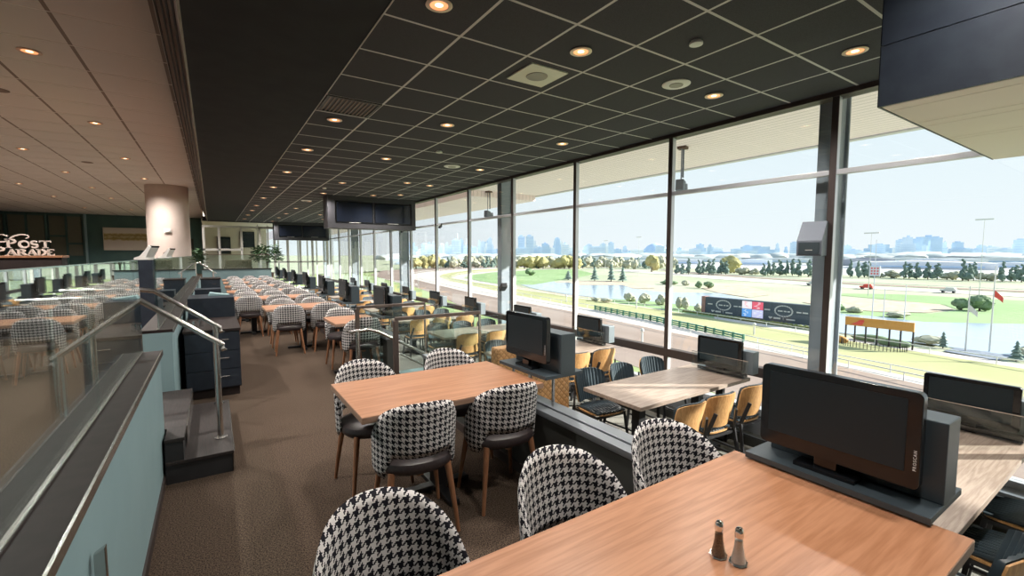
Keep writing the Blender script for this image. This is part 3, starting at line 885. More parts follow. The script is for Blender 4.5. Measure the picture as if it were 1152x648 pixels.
# tan quilted booth seats by the stair
def booth(loc, label, w, rz):
    t = thing('booth_seat', label, 'booth', loc, rz, 'tan quilted booth seats')
    MB().box(-w / 2, w / 2, -.08, .08, .12, 1.12).build('backrest', M['quilt'], t, bevel=.03)
    MB().box(-w / 2, w / 2, .08, .55, .30, .46).build('seat', M['quilt'], t, bevel=.03)
    MB().box(-w / 2 + .02, w / 2 - .02, -.06, .50, 0, .30).build('plinth', M['blackmetal'], t)
booth((2.78, 4.25, LOW), 'tan quilted booth seat nearest the stair guardrail', .42, R(180))
booth((2.95, 3.72, LOW), 'tan quilted booth seat closer to the half wall television', .40, R(180))

# ================================================================== LEFT SIDE
def cabinet(y0, x0, x1, depth, hh, label, top_h=0, drawers=3):
    w = x1 - x0
    t = thing('drawer_cabinet', label, 'cabinet', ((x0 + x1) / 2, y0, 0), 0, 'navy service cabinets by the low wall')
    MB().box(-w / 2, w / 2, .01, depth, .10, hh - .03).build('body', M['navy'], t, bevel=.003)
    MB().box(-w / 2 + .02, w / 2 - .02, .04, depth, 0, .10).build('plinth', M['ledge'], t)
    MB().box(-w / 2 - .012, w / 2 + .012, -.015, depth + .01, hh - .03, hh).build('worktop', M['ledge'], t, bevel=.003)
    dh = (hh - .15) / drawers
    for k in range(drawers):
        z0 = .11 + dh * k
        d = MB().box(-w / 2 + .008, w / 2 - .008, -.008, .012, z0 + .004, z0 + dh - .004).build('drawer', M['navy'], t, bevel=.002)
        MB().tube([(w * .08, -.008, z0 + dh * .62), (w * .08, -.03, z0 + dh * .62), (w * .28, -.03, z0 + dh * .62), (w * .28, -.008, z0 + dh * .62)], .005, 6).build('handle', M['steel'], d)
    if top_h:
        MB().box(-w / 2 + .0, w / 2 - .0, depth * .62, depth, hh, hh + top_h).build('hutch', M['navy'], t, bevel=.003)
    return t
cabinet(6.2, -.30, .235, 1.9, .80, 'navy drawer cabinet with a raised hutch, beside the entry steps', .27)
cabinet(9.6, -.30, .12, 1.2, .80, 'second navy service cabinet, behind the one by the steps', .2)
cabinet(14.6, -.28, .16, .8, 1.02, 'distant navy service cabinet by the aisle', 0)
# jars, papers on the cabinets
for k, (x, y) in enumerate(((-.20, 6.5), (-.14, 6.55))):
    t = thing('steel_creamer', ['small steel cup on the cabinet worktop, nearer the glass', 'small steel cup on the cabinet worktop, nearer the aisle'][k], 'cup', (x, y, .8), 0, 'steel cups on the service cabinet')
    MB().lathe([(.022, 0), (.026, .02), (.024, .07), (.026, .075), (.022, .075), (.020, .01)], n=16).build('cup_body', M['chrome'], t, smooth=True)
t = thing('folded_napkins', 'folded pale teal cloth lying on top of the cabinet hutch', 'cloth', (.05, 7.8, 1.07))
b = MB(); b.prism_axis([(-.12, 0), (.14, 0), (.13, .015), (.02, .03), (-.10, .05)], -.1, .1, 'y'); b.build('cloth_fold', M['teal'], t, bevel=.006)

# hostess counter with sign
cn = thing('hostess_counter', 'long dark brown counter wall topped with a thin wood cap, below the sign', 'counter', (-3.9, 9.0, UP))
MB().box(-2.6, 2.1, 0, .30, 0, H - UP - .045).build('counter_body', M['ledge'], cn)
MB().box(-2.62, 2.12, -.03, .33, H - UP - .045, H - UP - .015).build('counter_top', M['legwood'], cn, bevel=.004)
# POST PARADE lettering (raised metal letters standing on the counter)
sg = thing('restaurant_sign', 'cream raised sign letters reading POST PARADE with swash capitals', 'sign', (-2.46, 9.05, H - .012))
def arc(cx, cz, rx, rz_, a0, a1, n=14): return [(cx + rx * math.cos(R(a0 + (a1 - a0) * k / n)), cz + rz_ * math.sin(R(a0 + (a1 - a0) * k / n))) for k in range(n + 1)]
def stroke(b, pts, w=.022, w2=None):
    n = len(pts); L, Rr = [], []
    for i, (x, z) in enumerate(pts):
        a = Vector(pts[max(i - 1, 0)]); c = Vector(pts[min(i + 1, n - 1)]); d = (c - a).normalized(); nn = Vector((-d.y, d.x))
        ww = w if w2 is None else w + (w2 - w) * math.sin(PI * i / max(1, n - 1))
        L.append((x + nn.x * ww / 2, z + nn.y * ww / 2)); Rr.append((x - nn.x * ww / 2, z - nn.y * ww / 2))
    for i in range(n - 1):
        b.prism_axis([L[i], L[i + 1], Rr[i + 1], Rr[i]], -.012, .012, 'y')
def serif(b, x, z, w=.05): b.box(x - w / 2, x + w / 2, -.012, .012, z - .005, z + .005)
def letter(ch, x, z, h, w):
    b = MB(); X = lambda u: x + u * w
    Z = lambda v: z + v * h
    if ch == 'O':
        stroke(b, arc(X(.5), Z(.5), w * .42, h * .45, 0, 360, 20), .012, .028)
    if ch == 'S':
        stroke(b, arc(X(.5), Z(.74), w * .30, h * .22, 20, 270, 12) + arc(X(.5), Z(.28), w * .34, h * .24, 90, -160, 12), .013, .026)
    if ch == 'T':
        stroke(b, [(X(.5), Z(0)), (X(.5), Z(1))], .026); stroke(b, [(X(.02), Z(.97)), (X(.98), Z(.97))], .014)
        stroke(b, [(X(.04), Z(.97)), (X(.02), Z(.78))], .010); stroke(b, [(X(.96), Z(.97)), (X(.98), Z(.78))], .010); serif(b, X(.5), Z(.02), .06)
    if ch == 'A':
        stroke(b, [(X(.08), Z(0)), (X(.52), Z(1))], .012); stroke(b, [(X(.50), Z(1)), (X(.92), Z(0))], .026); stroke(b, [(X(.22), Z(.33)), (X(.80), Z(.33))], .010)
        serif(b, X(.08), Z(.02), .045); serif(b, X(.92), Z(.02), .05)
    if ch in 'RPD':
        stroke(b, [(X(.22), Z(0)), (X(.22), Z(1))], .026); serif(b, X(.22), Z(.02), .055); serif(b, X(.18), Z(.98), .05)
        if ch == 'D': stroke(b, arc(X(.25), Z(.5), w * .62, h * .48, 90, -90, 14), .012, .028)
        else: stroke(b, arc(X(.28), Z(.75), w * .50, h * .24, 90, -90, 12), .011, .024)
        if ch == 'R': stroke(b, [(X(.50), Z(.52)), (X(.90), Z(.02))], .024); serif(b, X(.92), Z(.02), .04)
    if ch == 'E':
        stroke(b, [(X(.25), Z(0)), (X(.25), Z(1))], .026)
        for v in (.02, .52, .98): stroke(b, [(X(.12), Z(v)), (X(.85 if v != .52 else .65), Z(v))], .012)
        stroke(b, [(X(.85), Z(.98)), (X(.87), Z(.80))], .010); stroke(b, [(X(.87), Z(.02)), (X(.90), Z(.22))], .010)
    return b
M['signcream'] = mat('sign_cream', (.62, .52, .46), .5)
for ch, x, w in (('P', .10, .12), ('O', .225, .11), ('S', .335, .09), ('T', .43, .12)):
    letter(ch, x, .105, .10 if ch != 'P' else .12, w).build('letter', M['signcream'], sg)
for ch, x, w in (('P', -.02, .13), ('A', .10, .10), ('R', .20, .10), ('A', .30, .10), ('D', .40, .10), ('E', .495, .09)):
    letter(ch, x, .0, .085 if x > 0 else .115, w).build('letter', M['signcream'], sg)
b = MB(); stroke(b, arc(.06, .235, .075, .05, 30, 330, 18) + [(.15, .235), (.19, .27)] + arc(.27, .262, .06, .028, 150, -60, 12), .009, .018)
stroke(b, arc(-.03, .13, .06, .045, 20, 300, 14), .009, .015)
b.build('swash', M['signcream'], sg)

# point-of-sale monitors on a stand near the column
for k, (x, y, lb) in enumerate(((-.86, 9.0, 'white-backed order terminal on the tall stand left of the round column'), (-.85, 12.6, 'slim order terminal just in front of the round column'))):
    t = thing('order_terminal', lb, 'terminal', (x, y, 0), R(-20), 'order terminals by the round column')
    b = MB(); b.box(-.14, .14, -.12, .25, UP, 1.58); b.build('pedestal', M['navy'], t, bevel=.01)
    b = MB(); b.prism_axis([(-.10, 1.58), (.10, 1.58), (.06, 1.62), (.14, 1.78), (.11, 1.80), (-.02, 1.64), (-.10, 1.61)], -.12, .12, 'y'); b.build('display', M['white'], t, bevel=.004)
    b = MB(); b.bar((.0, -.10, 1.68), (.13, -.10, 1.795), .012, .012); b.prism_axis([(.02, 1.665), (.035, 1.655), (.15, 1.785), (.135, 1.795)], -.11, .11, 'y'); b.build('display_screen', M['gloss'], t)

# round column
b = MB(); b.lathe([(.57, UP), (.57, LZ)], (-1.14, 18.6, 0), 48)
o = b.build('round_column', M['pinkcol'], smooth=True); o['kind'] = 'structure'
b = MB(); b.box(-.09, .09, -.02, .02, 0, .14); t = b.build('column_switch', M['white'], bevel=.004, loc=(-1.14, 18.01, H + .68)); tag(t, 'small pale switch plate on the round column', 'switch plate')
MB().box(-.06, .06, -.045, -.02, .03, .11).build('switch_cover', M['speaker'], t, bevel=.004)

# back walls
b = MB(); b.box(-14, .0, 33.6, 33.9, UP - .2, LZ); o = struct('wall_back', b, M['tealdark'])
b = MB(); b.box(-14.2, -14, YB, 34, UP - .2, LZ); struct('wall_side', b, M['tealdark'])
b = MB(); b.box(-14, 6, YB - .2, YB, LOW - .2, LZ + .1); struct('wall_rear', b, M['cream'])
b = MB()
for x0, x1, z0, z1 in ((-8.6, -8.0, 1.6, 3.7), (-7.9, -7.3, 1.6, 3.7), (-12, -8.8, 1.6, 3.7), (-7.1, -6.5, 2.7, 3.7), (-7.1, -6.5, 1.6, 2.6), (-6.4, -5.85, 2.3, 3.7), (-6.4, -5.85, 1.6, 2.2)):
    b.box(x0, x1, 33.52, 33.6, z0, z1)
b.build('wall_panel', M['tealpanel'], o)
b = MB()
for x in (-8.7, -7.95, -7.2, -6.45, -5.75): b.box(x - .04, x + .04, 33.45, 33.6, 1.0, 3.8)
b.build('batten', M['tealdark'], o)
b = MB(); b.box(-5.72, -5.64, 33.4, 33.6, UP, LZ); b.build('corner_trim', M['teal'], o)
b = MB(); b.box(-1.9, -.9, 33.5, 33.6, UP, 2.6); b.build('wall_niche', M['soffitwall'], o)
# painting of a generic race scene: cream field with ochre shapes
pt = thing('painting', 'wide cream canvas with a blurred ochre band, on the green wall', 'painting', (-3.75, 33.5, H + .27))
M['canvas'] = mat('painted_canvas', (.74, .66, .58), .8)
n = N(M['canvas']); co = n.coord('Object'); x, y, z = n.sep(co)
f = n.noise(n.mapping(co, (1.0, 1, 1.3)), 4.5, 6, .6)
band = n.math('SUBTRACT', 1, n.math('MULTIPLY', n.math('ABSOLUTE', n.math('SUBTRACT', z, .72)), 2.6))
n.color(n.ramp(n.math('MULTIPLY', n.math('MAXIMUM', band, 0), n.math('ADD', f, .25)), [(.30, (.74, .66, .58)), (.42, (.56, .45, .22)), (.55, (.34, .25, .08)), (.75, (.55, .46, .25))]))
MB().box(-1.2, 1.2, -.03, .03, 0, 1.2).build('canvas', M['canvas'], pt)
b = MB(); b.box(-1.23, 1.23, -.02, .06, -.03, 0); b.box(-1.23, 1.23, -.02, .06, 1.2, 1.23); b.box(-1.23, -1.2, -.02, .06, 0, 1.2); b.box(1.2, 1.23, -.02, .06, 0, 1.2)
b.build('picture_frame', M['cream'], pt)

# teal platform at the far end
b = MB(); b.box(-.35, 2.06, 21.5, 21.7, 0, H - .58)
o = struct('wall_platform', b, M['tealplat'] if 'tealplat' in M else M['tealdark2'] if 'tealdark2' in M else M['teal'])
b = MB(); b.box(-.35, 2.10, 21.46, 21.74, H - .60, H - .57); b.build('ledge', M['ledge'], o)
o = MB().box(-.3, 2.05, 21.59, 21.605, H - .57, H - .02).build('glass_balustrade', M['guard']); tag(o, 'long glass screen on top of the far teal platform wall', 'glass pane')
MB().box(-.3, 2.05, 21.58, 21.615, H - .02, H + .0).build('top_rail', M['bronzerail'], o)
# olive armchair
s = thing('armchair', 'olive fabric armchair on the far platform behind glass', 'armchair', (.95, 23.0, UP))
MB().box(-.50, .50, -.08, .12, .1, .95).build('backrest', M['olive'], s, bevel=.05)
MB().box(-.50, .50, .12, .8, .1, .45).build('seat', M['olive'], s, bevel=.05)
for q in (-1, 1): MB().box(q * .46 - .07, q * .46 + .07, .0, .8, .1, .62).build('armrest', M['olive'], s, bevel=.04)

def potted(loc, label, hgt, spread, n, pot=True):
    t = thing('potted_plant', label, 'plant', loc, 0, None)
    MB().lathe([(.20, 0), (.25, .35), (.27, .38), (.22, .38), (.21, .32), (0, .32)], n=20).build('pot', M['soil'], t, smooth=True)
    rnd = random.Random(int(loc[0] * 97 + 5)); b = MB(); s2 = MB()
    for i in range(9):
        a = rnd.uniform(0, 2 * PI); q = rnd.uniform(.05, .3) * spread
        s2.tube([(0, 0, .3), (math.cos(a) * q * .5, math.sin(a) * q * .5, .3 + hgt * .4), (math.cos(a) * q * 1.8, math.sin(a) * q * 1.8, .3 + hgt * rnd.uniform(.6, .95))], .012, 5)
    for i in range(n):
        a = rnd.uniform(0, 2 * PI); el = rnd.uniform(-.2, 1); rr = rnd.uniform(.3, 1) ** .6
        p = Vector((math.cos(a) * spread * rr * math.cos(el), math.sin(a) * spread * rr * math.cos(el), .45 + hgt * .5 + hgt * .5 * rr * math.sin(el * 1.3)))
        d = Vector((math.cos(a), math.sin(a), rnd.uniform(-.7, .5))).normalized(); L = rnd.uniform(.14, .24); w = L * .30
        sd = d.cross(Vector((0, 0, 1))).normalized(); up = sd.cross(d)
        v = [p, p + d * L * .5 + sd * w + up * .01, p + d * L, p + d * L * .5 - sd * w + up * .01, p + d * L * .5 - up * .015]
        b.add(v, [(0, 1, 4), (1, 2, 4), (2, 3, 4), (3, 0, 4)])
    s2.build('stem', M['trunk'], t); b.build('foliage', M['leaf'], t)
potted((2.0, 22.4, UP), 'tall bushy potted plant on the far platform beside the armchair', 1.15, .55, 420)
potted((-.75, 22.0, UP), 'potted plant with spreading leaves just right of the round column', 1.0, .5, 320)

# white-framed glazed partition at the far end
p = thing('glazed_partition', 'white-framed glass partition at the far end of the room', 'partition', (-.35, 26.2, UP))
b = MB()
for x in (.0, .62, 1.55, 2.35, 3.0, 3.6, 4.2, 4.8, 5.55): b.box(x, x + .10, -.05, .05, 0, CZ - UP - .3)
b.box(0, 5.65, -.05, .05, CZ - UP - .32, CZ - UP - .22); b.box(0, 1.6, -.05, .05, 1.35, 1.45); b.box(3.0, 5.6, -.05, .05, .75, .82)
b.build('frame', M['white'], p)
MB().box(.1, 5.55, -.006, .006, .02, CZ - UP - .3).build('glass_panel', M['glass'], p)
b = MB(); b.box(-.35, 3.0, 33.3, 33.6, UP - .2, CZ + .1); struct('wall_end', b, M['cream'])
for k, (x0, x1, z0, z1) in enumerate(((.3, 1.0, 1.7, 2.75), (1.5, 2.3, 2.1, 3.1))):
    o = MB().box(x0, x1, 33.20, 33.3, z0, z1).build('wall_screen', M['gloss'], bevel=.01)
    tag(o, ['dark wall screen beyond the white partition, nearer the plants', 'dark wall screen beyond the white partition, nearer the windows'][k], 'screen', 'screens beyond the partition')
    MB().box(x0 + .04, x1 - .04, 33.19, 33.2, z0 + .04, z1 - .04).build('display_area', M['screen'], o)
# far glazed end wall between partition and windows
w = D.objects.new('window_30', None); C.objects.link(w); w['kind'] = 'structure'; w.location = (0, 28.5, 0)
b = MB()
for x in (2.1, 2.6, 3.1, 3.6, 4.1, 4.6, 5.1): b.box(x, x + .06, 0, .1, LOW, CZ)
b.box(2.1, 5.3, 0, .1, 1.2, 1.26); b.box(2.1, 5.3, 0, .1, LOW, LOW + .3)
b.build('frame', M['white'], w); MB().box(2.1, 5.2, .04, .05, LOW, CZ).build('pane', M['glass'], w)

# ================================================================== CEILING FITTINGS
GL = 'recessed downlights in the dark ceiling'
dl_pos = []
def downlight(label, group):
    t = thing('downlight', label, 'downlight', (0, 0, 0), 0, group)
    MB().lathe([(.058, .0), (.086, -.002), (.088, -.008), (.080, -.012), (.060, -.010), (.058, .0)], n=28).build('trim_ring', M['lamptrim'], t, smooth=True)
    MB().lathe([(.0, -.002), (.052, -.002), (.052, -.005), (.0, -.007)], n=24).build('lens', M['lamp'], t, smooth=True)
    MB().lathe([(.052, -.002), (.0585, -.004), (.0585, -.009), (.052, -.006)], n=24).build('reflector_ring', M['lampring'], t, smooth=True)
    return t
xsl = [(1.30, [.3, 2.83, 5.85, 7.72, 10.0, 12.4, 14.9, 17.3, 19.3, 21.6, 24]),
       (2.53, [.35, 2.83, 5.30, 7.70, 9.2 + 1.6, 12.9, 15.1, 17.6, 20.1, 22.5, 25]),
       (3.76, [10.0, 12.6, 17.2, 19.9]),
       (4.35, [1.617, 2.84, 5.25, 7.7, 10.1, 12.1, 14.9, 17.4, 19.9, 22.4])]
dl = downlight('round recessed downlight, top centre, nearest on the aisle line', GL); first = True
coln = ['aisle-side line', 'second line from the aisle', 'line over the half wall', 'window-side line']
for ci, (x, ysl) in enumerate(xsl):
    for k, y in enumerate(ysl):
        if y < 1 and ci == 0: pass
        lab = 'round recessed downlight, %s counting from the camera on the %s' % (ORD[k], coln[ci])
        if first: dl.location = (x, y, CZ - .002); dl['label'] = lab; first = False
        else: dup(dl, (x, y, CZ - .002), 0, lab)
        dl_pos.append((x, y, CZ))
lf_pos = [(-1.56, 3.9), (-1.56, 7.12), (-1.54, 10.32), (-1.57, 13.7), (-1.55, 17.0), (-3.2, 7.0), (-3.2, 10.3), (-3.20, 13.64), (-3.17, 16.8), (-3.2, 20.2), (-3.2, 23.6), (-1.55, 22.2), (-1.55, 25.5), (-4.9, 10.3), (-4.9, 13.7), (-4.9, 17), (-4.9, 20.3), (-4.9, 24), (-6.6, 17), (-6.6, 20.3), (-6.6, 24), (-1.55, 29), (-3.2, 29), (-4.9, 29)]
cnt = {}
for x, y in lf_pos:
    key = round(x); cnt[key] = cnt.get(key, 0) + 1
    ln = {-2: 'line nearest the dark soffit', -3: 'middle line', -5: 'third line from the soffit', -7: 'line farthest from the soffit'}[key]
    dup(dl, (x, y, LZ - .002), 0, 'warm downlight in the beige ceiling, %s on the %s' % (ORD[cnt[key] - 1], ln), 'recessed downlights in the beige ceiling', (1.15, 1.15, 1))
# ceiling loudspeakers / discs
def disc(loc, r, label, group=None, c='ceiling speaker'):
    t = thing('ceiling_speaker', label, c, loc, 0, group)
    MB().lathe([(r, 0), (r, -.006), (r * .9, -.012), (0, -.013)], n=36).build('rim', M['speaker'], t, smooth=True)
    MB().lathe([(r * .5, -.0125), (r * .48, -.017), (0, -.018)], n=28).build('grille', M['grille'], t, smooth=True)
disc((3.77, 2.86, CZ), .13, 'large white round ceiling speaker near the windows', 'white ceiling speakers')
disc((3.77, 7.72, CZ), .15, 'white round ceiling speaker in the middle distance of the dark ceiling', 'white ceiling speakers')
disc((2.45, 15.0, CZ), .15, 'white round ceiling speaker in front of the farther screen box', 'white ceiling speakers')
for k, (x, y) in enumerate(((3.15, 2.22), (3.05, 5.9 + .8), (2.35, 11.85))):
    t = thing('smoke_detector', ['small white smoke detector in the nearest tiles, left of the large speaker', 'small white smoke detector in the middle tiles', 'small white smoke detector in the far tiles'][k], 'smoke detector', (x, y, CZ), 0, 'smoke detectors')
    MB().lathe([(.038, 0), (.038, -.012), (.05, -.014), (.05, -.028), (.03, -.034), (0, -.034)], n=24).build('detector_body', M['speaker'], t, smooth=True)
t = thing('ceiling_air_diffuser', 'square cream air diffuser with a round centre in the dark ceiling', 'air diffuser', (2.53, 3.42, CZ))
MB().box(-.20, .20, -.20, .20, -.012, 0).build('plate', M['diff'], t, bevel=.004)
MB().lathe([(.10, -.012), (.095, -.018), (0, -.019)], n=28).build('center_plate', M['grille'], t, smooth=True)
t = thing('air_vent', 'black slatted rectangular vent beside the dark soffit', 'air vent', (1.33, 5.27, CZ))
b = MB(); b.box(-.28, .28, -.28, -.25, -.012, 0); b.box(-.28, .28, .25, .28, -.012, 0); b.box(-.28, -.25, -.25, .25, -.012, 0); b.box(.25, .28, -.25, .25, -.012, 0); b.build('vent_frame', M['darkslat'], t)
b = MB()
for k in range(12): b.box(-.25 + k * .042, -.235 + k * .042, -.25, .25, -.010, -.002)
b.build('slats', M['fascia'], t)
MB().box(-.25, .25, -.25, .25, -.0015, -.0005).build('vent_backing', M['blackmetal'], t)
for k, (x, y) in enumerate(((-2.3, 9.0), (-2.4, 14.8), (-3.9, 12), (-5.6, 15))):
    o = MB().lathe([(.11, 0), (.11, -.006), (.09, -.010), (0, -.011)], n=28).build('ceiling_disc', M['fasciadisc'] if 'fasciadisc' in M else M['fascia'], smooth=True, loc=(x, y, LZ))
    tag(o, ['small dark disc in the beige ceiling, closest one', 'dark disc in the beige ceiling beyond the closest', 'dark disc in the beige ceiling, farther from the soffit', 'dark disc at the outer side of the beige ceiling'][k], 'ceiling disc', 'dark discs in the beige ceiling')

# hung screen boxes
def screen_box(y, x0, x1, label, k):
    zb, zt = H + .73, CZ
    t = thing('hanging_screen_box', label, 'screen box', (x0, y, 0), 0, 'twin screen boxes hung from the dark ceiling')
    w = x1 - x0; fr = .13
    b = MB(); b.box(0, w, .03, .55, zb, zt - .002); b.build('box_body', M['boxgrey'], t)
    b = MB(); b.box(0, w, -.02, .03, zb, zb + fr); b.box(0, w, -.02, .03, zt - fr * .9, zt - .002); b.box(0, fr * 1.5, -.02, .03, zb + fr, zt - fr * .9); b.box(w - fr, w, -.02, .03, zb + fr, zt - fr * .9)
    b.build('front_frame', M['boxgrey'], t, bevel=.004)
    mid = w * .5
    for a0, a1 in ((fr * 1.5 + .02, mid - .015), (mid + .015, w - fr - .02)):
        o = MB().box(a0, a1, .0, .028, zb + fr + .02, zt - fr * .9 - .03).build('television_panel', M['gloss'], t, bevel=.004)
        MB().box(a0 + .03, a1 - .03, -.003, .0, zb + fr + .06, zt - fr * .9 - .06).build('screen', M['screenblue'], o)
        MB().box(a0 + (a1 - a0) * .35, a0 + (a1 - a0) * .65, -.004, -.001, zb + fr + .03, zb + fr + .042).build('badge', M['white'], o)
M['boxgrey'] = noisy('charcoal_screen_surround', (.040, .040, .048), (.050, .050, .058), 5, .6)
screen_box(13.2, 2.68, 5.20, 'charcoal box with twin screens hung above the middle of the room', 0)
screen_box(25.4, 2.62, 5.2, 'farther charcoal twin-screen box near the end of the room', 1)
# small cameras on the transom
for k, (y, lb) in enumerate(((14.2, 'small dark spotlight clipped on the transom, left one below the screen box'), (11.3, 'small dark spotlight clipped on the transom, right one below the screen box'))):
    t = thing('clip_spotlight', lb, 'spotlight', (XW - .10, y, H + .78), 0, 'spotlights on the window transom')
    MB().bar((-.08, -.06, -.06), (.02, .05, -.01), .06, .05).build('spot_head', M['blackmetal'], t, bevel=.005)
    MB().box(0, .02, -.01, .01, 0, .05).build('bracket', M['blackmetal'], t)
t = thing('clip_spotlight', 'small dark spotlight fixed low on the second steel column', 'spotlight', (5.36, 8.50, H - .72), 0, 'spotlights on the steel columns')
MB().bar((-.06, -.18, .06), (-.02, .0, -.05), .13, .10).build('spot_head', M['blackmetal'], t, bevel=.01)
MB().box(-.03, .12, .0, .12, -.03, .0).build('bracket', M['blackmetal'], t)

# ================================================================== OUTDOORS
def ground(name, poly, z, m, th=.04):
    b = MB(); b.prism([(x, y) for x, y in poly], GZ + z - th, GZ + z)
    o = b.build(name, m); o['kind'] = 'structure'; return o
b = MB(); b.box(12, 6000, -3000, 7000, GZ - 1, GZ); struct('ground', b, M['field'])
# a course = polyline strips (outer edge, inner edge)
def strip(name, A, Bp, z, m): return ground(name, A + Bp[::-1], z, m)
L0 = [(36, -60), (40, 0), (47, 50), (57, 110), (66, 144), (77, 200), (84, 260), (95, 330), (130, 410), (200, 470), (300, 510), (420, 520)]
L1 = [(54, -60), (62, 0), (69, 30), (71.6, 56), (76.3, 86), (79, 118), (82.4, 155), (92, 215), (99.5, 259), (120, 317), (150, 358), (207, 403), (269, 436), (420, 450)]
L2 = [(58, -60), (66.5, 0), (70.5, 27), (80.6, 63), (85.7, 98), (91, 136), (99, 175), (110, 230), (126, 281), (148, 317), (202, 375), (270, 410), (420, 425)]
L3 = [(74, -60), (84, 0), (89.7, 35), (98, 77), (102, 114.5), (107.5, 161), (113, 200), (123, 255), (146, 291), (191, 331), (260, 365), (420, 385)]
L4 = [(x + 3.0, y) for x, y in L3[:6]] + [(118, 198), (129, 250), (150, 284), (194, 323), (262, 355), (420, 374)]
ground('lawn', [(14, -100), (36, -100)] + L0 + [(420, 540), (14, 330)], .05, M['lawn'])
strip('dirt_track', L0, L1, .09, M['dirt'])
strip('track_margin', L1, L2, .10, M['sand'])
strip('turf_course', L2, L3, .12, M['turf'])
strip('infield_path', L3, L4, .13, M['sand'])
ground('infield_green', [(118, 196), (131, 250), (152, 283), (194, 320), (262, 350), (300, 340), (240, 250), (190, 215), (150, 190), (128, 176)], .11, M['green'])
ground('pond', [(156, 233), (138, 214), (131, 196), (118, 165), (112, 146), (107.5, 125), (108.5, 108), (114, 95), (113, 78), (105, 66), (103, 52), (97.5, 37), (96.5, 20), (93, 0), (86, -60), (150, -60), (140, 0), (141, 20), (128, 32), (130, 39), (129.5, 50), (134, 62), (150, 86), (160, 100), (145, 112), (150, 133), (163, 151), (145, 163), (155, 181), (149, 185), (170, 212)], .10, M['pond'])
ground('reed_bank', [(113, 160), (121, 185), (133, 205), (129, 207), (117, 187), (109, 160), (104, 128), (105, 108), (107.5, 108), (106.5, 126)], .15, M['reed'])
ground('reed_bank', [(150, 133), (163, 151), (145, 163), (155, 181), (149, 185), (165, 190), (186, 178), (176, 155), (168, 138), (158, 128)], .15, M['reed'])
ground('reed_bank', [(171, 67), (180, 54), (177, 41), (163, 35), (149, 37), (141, 45), (141, 54), (150, 66)], .15, M['reed'])
ground('reed_bank', [(160, 100), (176, 118), (195, 125), (210, 120), (190, 100), (168, 85), (152, 84)], .15, M['reed'])
ground('island_green', [(103, 66), (113, 78), (114, 92), (107.8, 108), (104.5, 122), (101.5, 100), (99, 78), (95, 60)], .14, M['green'])
ground('infield_green', [(130, 50), (128, 32), (141, 20), (140, 0), (150, -60), (230, -60), (215, 20), (210, 60), (190, 80), (182, 54), (177, 40), (163, 34), (149, 36), (141, 44), (140, 54)], .08, M['green'])
ground('far_track', [(232, -60), (232, 91), (250, 160), (270, 201), (290, 260), (310, 300), (332, 300), (300, 215), (275, 150), (252, 91), (250, -60)], .12, M['sand'])
ground('far_track', [(262, -60), (262, 91), (280, 150), (302, 205), (350, 280), (364, 280), (318, 205), (290, 150), (272, 91), (272, -60)], .13, M['dirt'])
ground('car_park', [(385, -100), (370, 60), (385, 180), (420, 300), (520, 420), (800, 500), (800, -100)], .10, M['asphalt'])
# rails along the tracks: one rail thing per line, with its posts
def rail_line(name, pts, z, label, m, hgt=1.1, step=6, w=.12):
    b = MB(); t = thing(name, label, 'rail', (0, 0, GZ))
    for p, q in zip(pts, pts[1:]): b.bar((p[0], p[1], hgt), (q[0], q[1], hgt), w, w)
    b.build('top_rail', m, t)
    b = MB()
    for p, q in zip(pts, pts[1:]):
        L = math.dist(p, q); n = max(1, int(L / step))
        for k in range(n): f = k / n; b.box(p[0] + (q[0] - p[0]) * f - .05, p[0] + (q[0] - p[0]) * f + .05, p[1] + (q[1] - p[1]) * f - .05, p[1] + (q[1] - p[1]) * f + .05, 0, hgt)
    o = b.build('rail_posts', m, t); o['kind'] = 'stuff'
rail_line('running_rail', L1[:13], .1, 'white running rail between the dirt track and the pale margin', M['rail'])
rail_line('running_rail', L3[:11], .1, 'white running rail along the inner side of the turf course', M['rail'])
rail_line('running_rail', L2[:12], .1, 'white running rail along the outer side of the turf course', M['rail'])
rail_line('running_rail', [(262, -40), (262, 91), (280, 150), (302, 205), (350, 280)], .1, 'white rail along the distant back straight', M['rail'], 1.1, 12, .2)
# green hurdle barrier
t = thing('green_barrier', 'long green slatted barrier beside the pale track margin', 'barrier', (0, 0, GZ))
pts = [(83.7, 87), (80.2, 66), (76.3, 50), (73.7, 41.3)]
b = MB()
for p, q in zip(pts, pts[1:]):
    for z in (.35, .75, 1.15): b.bar((p[0], p[1], z), (q[0], q[1], z), .25, .22)
b.build('slats', M['greenrail'], t)
b = MB()
for p, q in zip(pts, pts[1:]):
    n = int(math.dist(p, q) / 2.2)
    for k in range(n + 1): f = k / n; x, y = p[0] + (q[0] - p[0]) * f, p[1] + (q[1] - p[1]) * f; b.box(x - .15, x + .15, y - .15, y + .15, 0, 1.35)
o = b.build('barrier_posts', M['greenrail'], t); o['kind'] = 'stuff'

# tote board
tb = thing('tote_board', 'long dark tote board with a lit four-part centre screen across the turf', 'tote board', (100, 42.4, GZ + .3))
MB().box(0, 1.6, 0, 23.4, 0, 4.1).build('board_body', M['tote'], tb, bevel=.05)
for y0, y1, nm in ((-.9, 0, 'end_panel'), (23.4, 24.4, 'end_panel')):
    o = MB().box(-.1, 1.7, y0, y1, -.1, 4.2).build(nm, M['totered'], tb, bevel=.03)
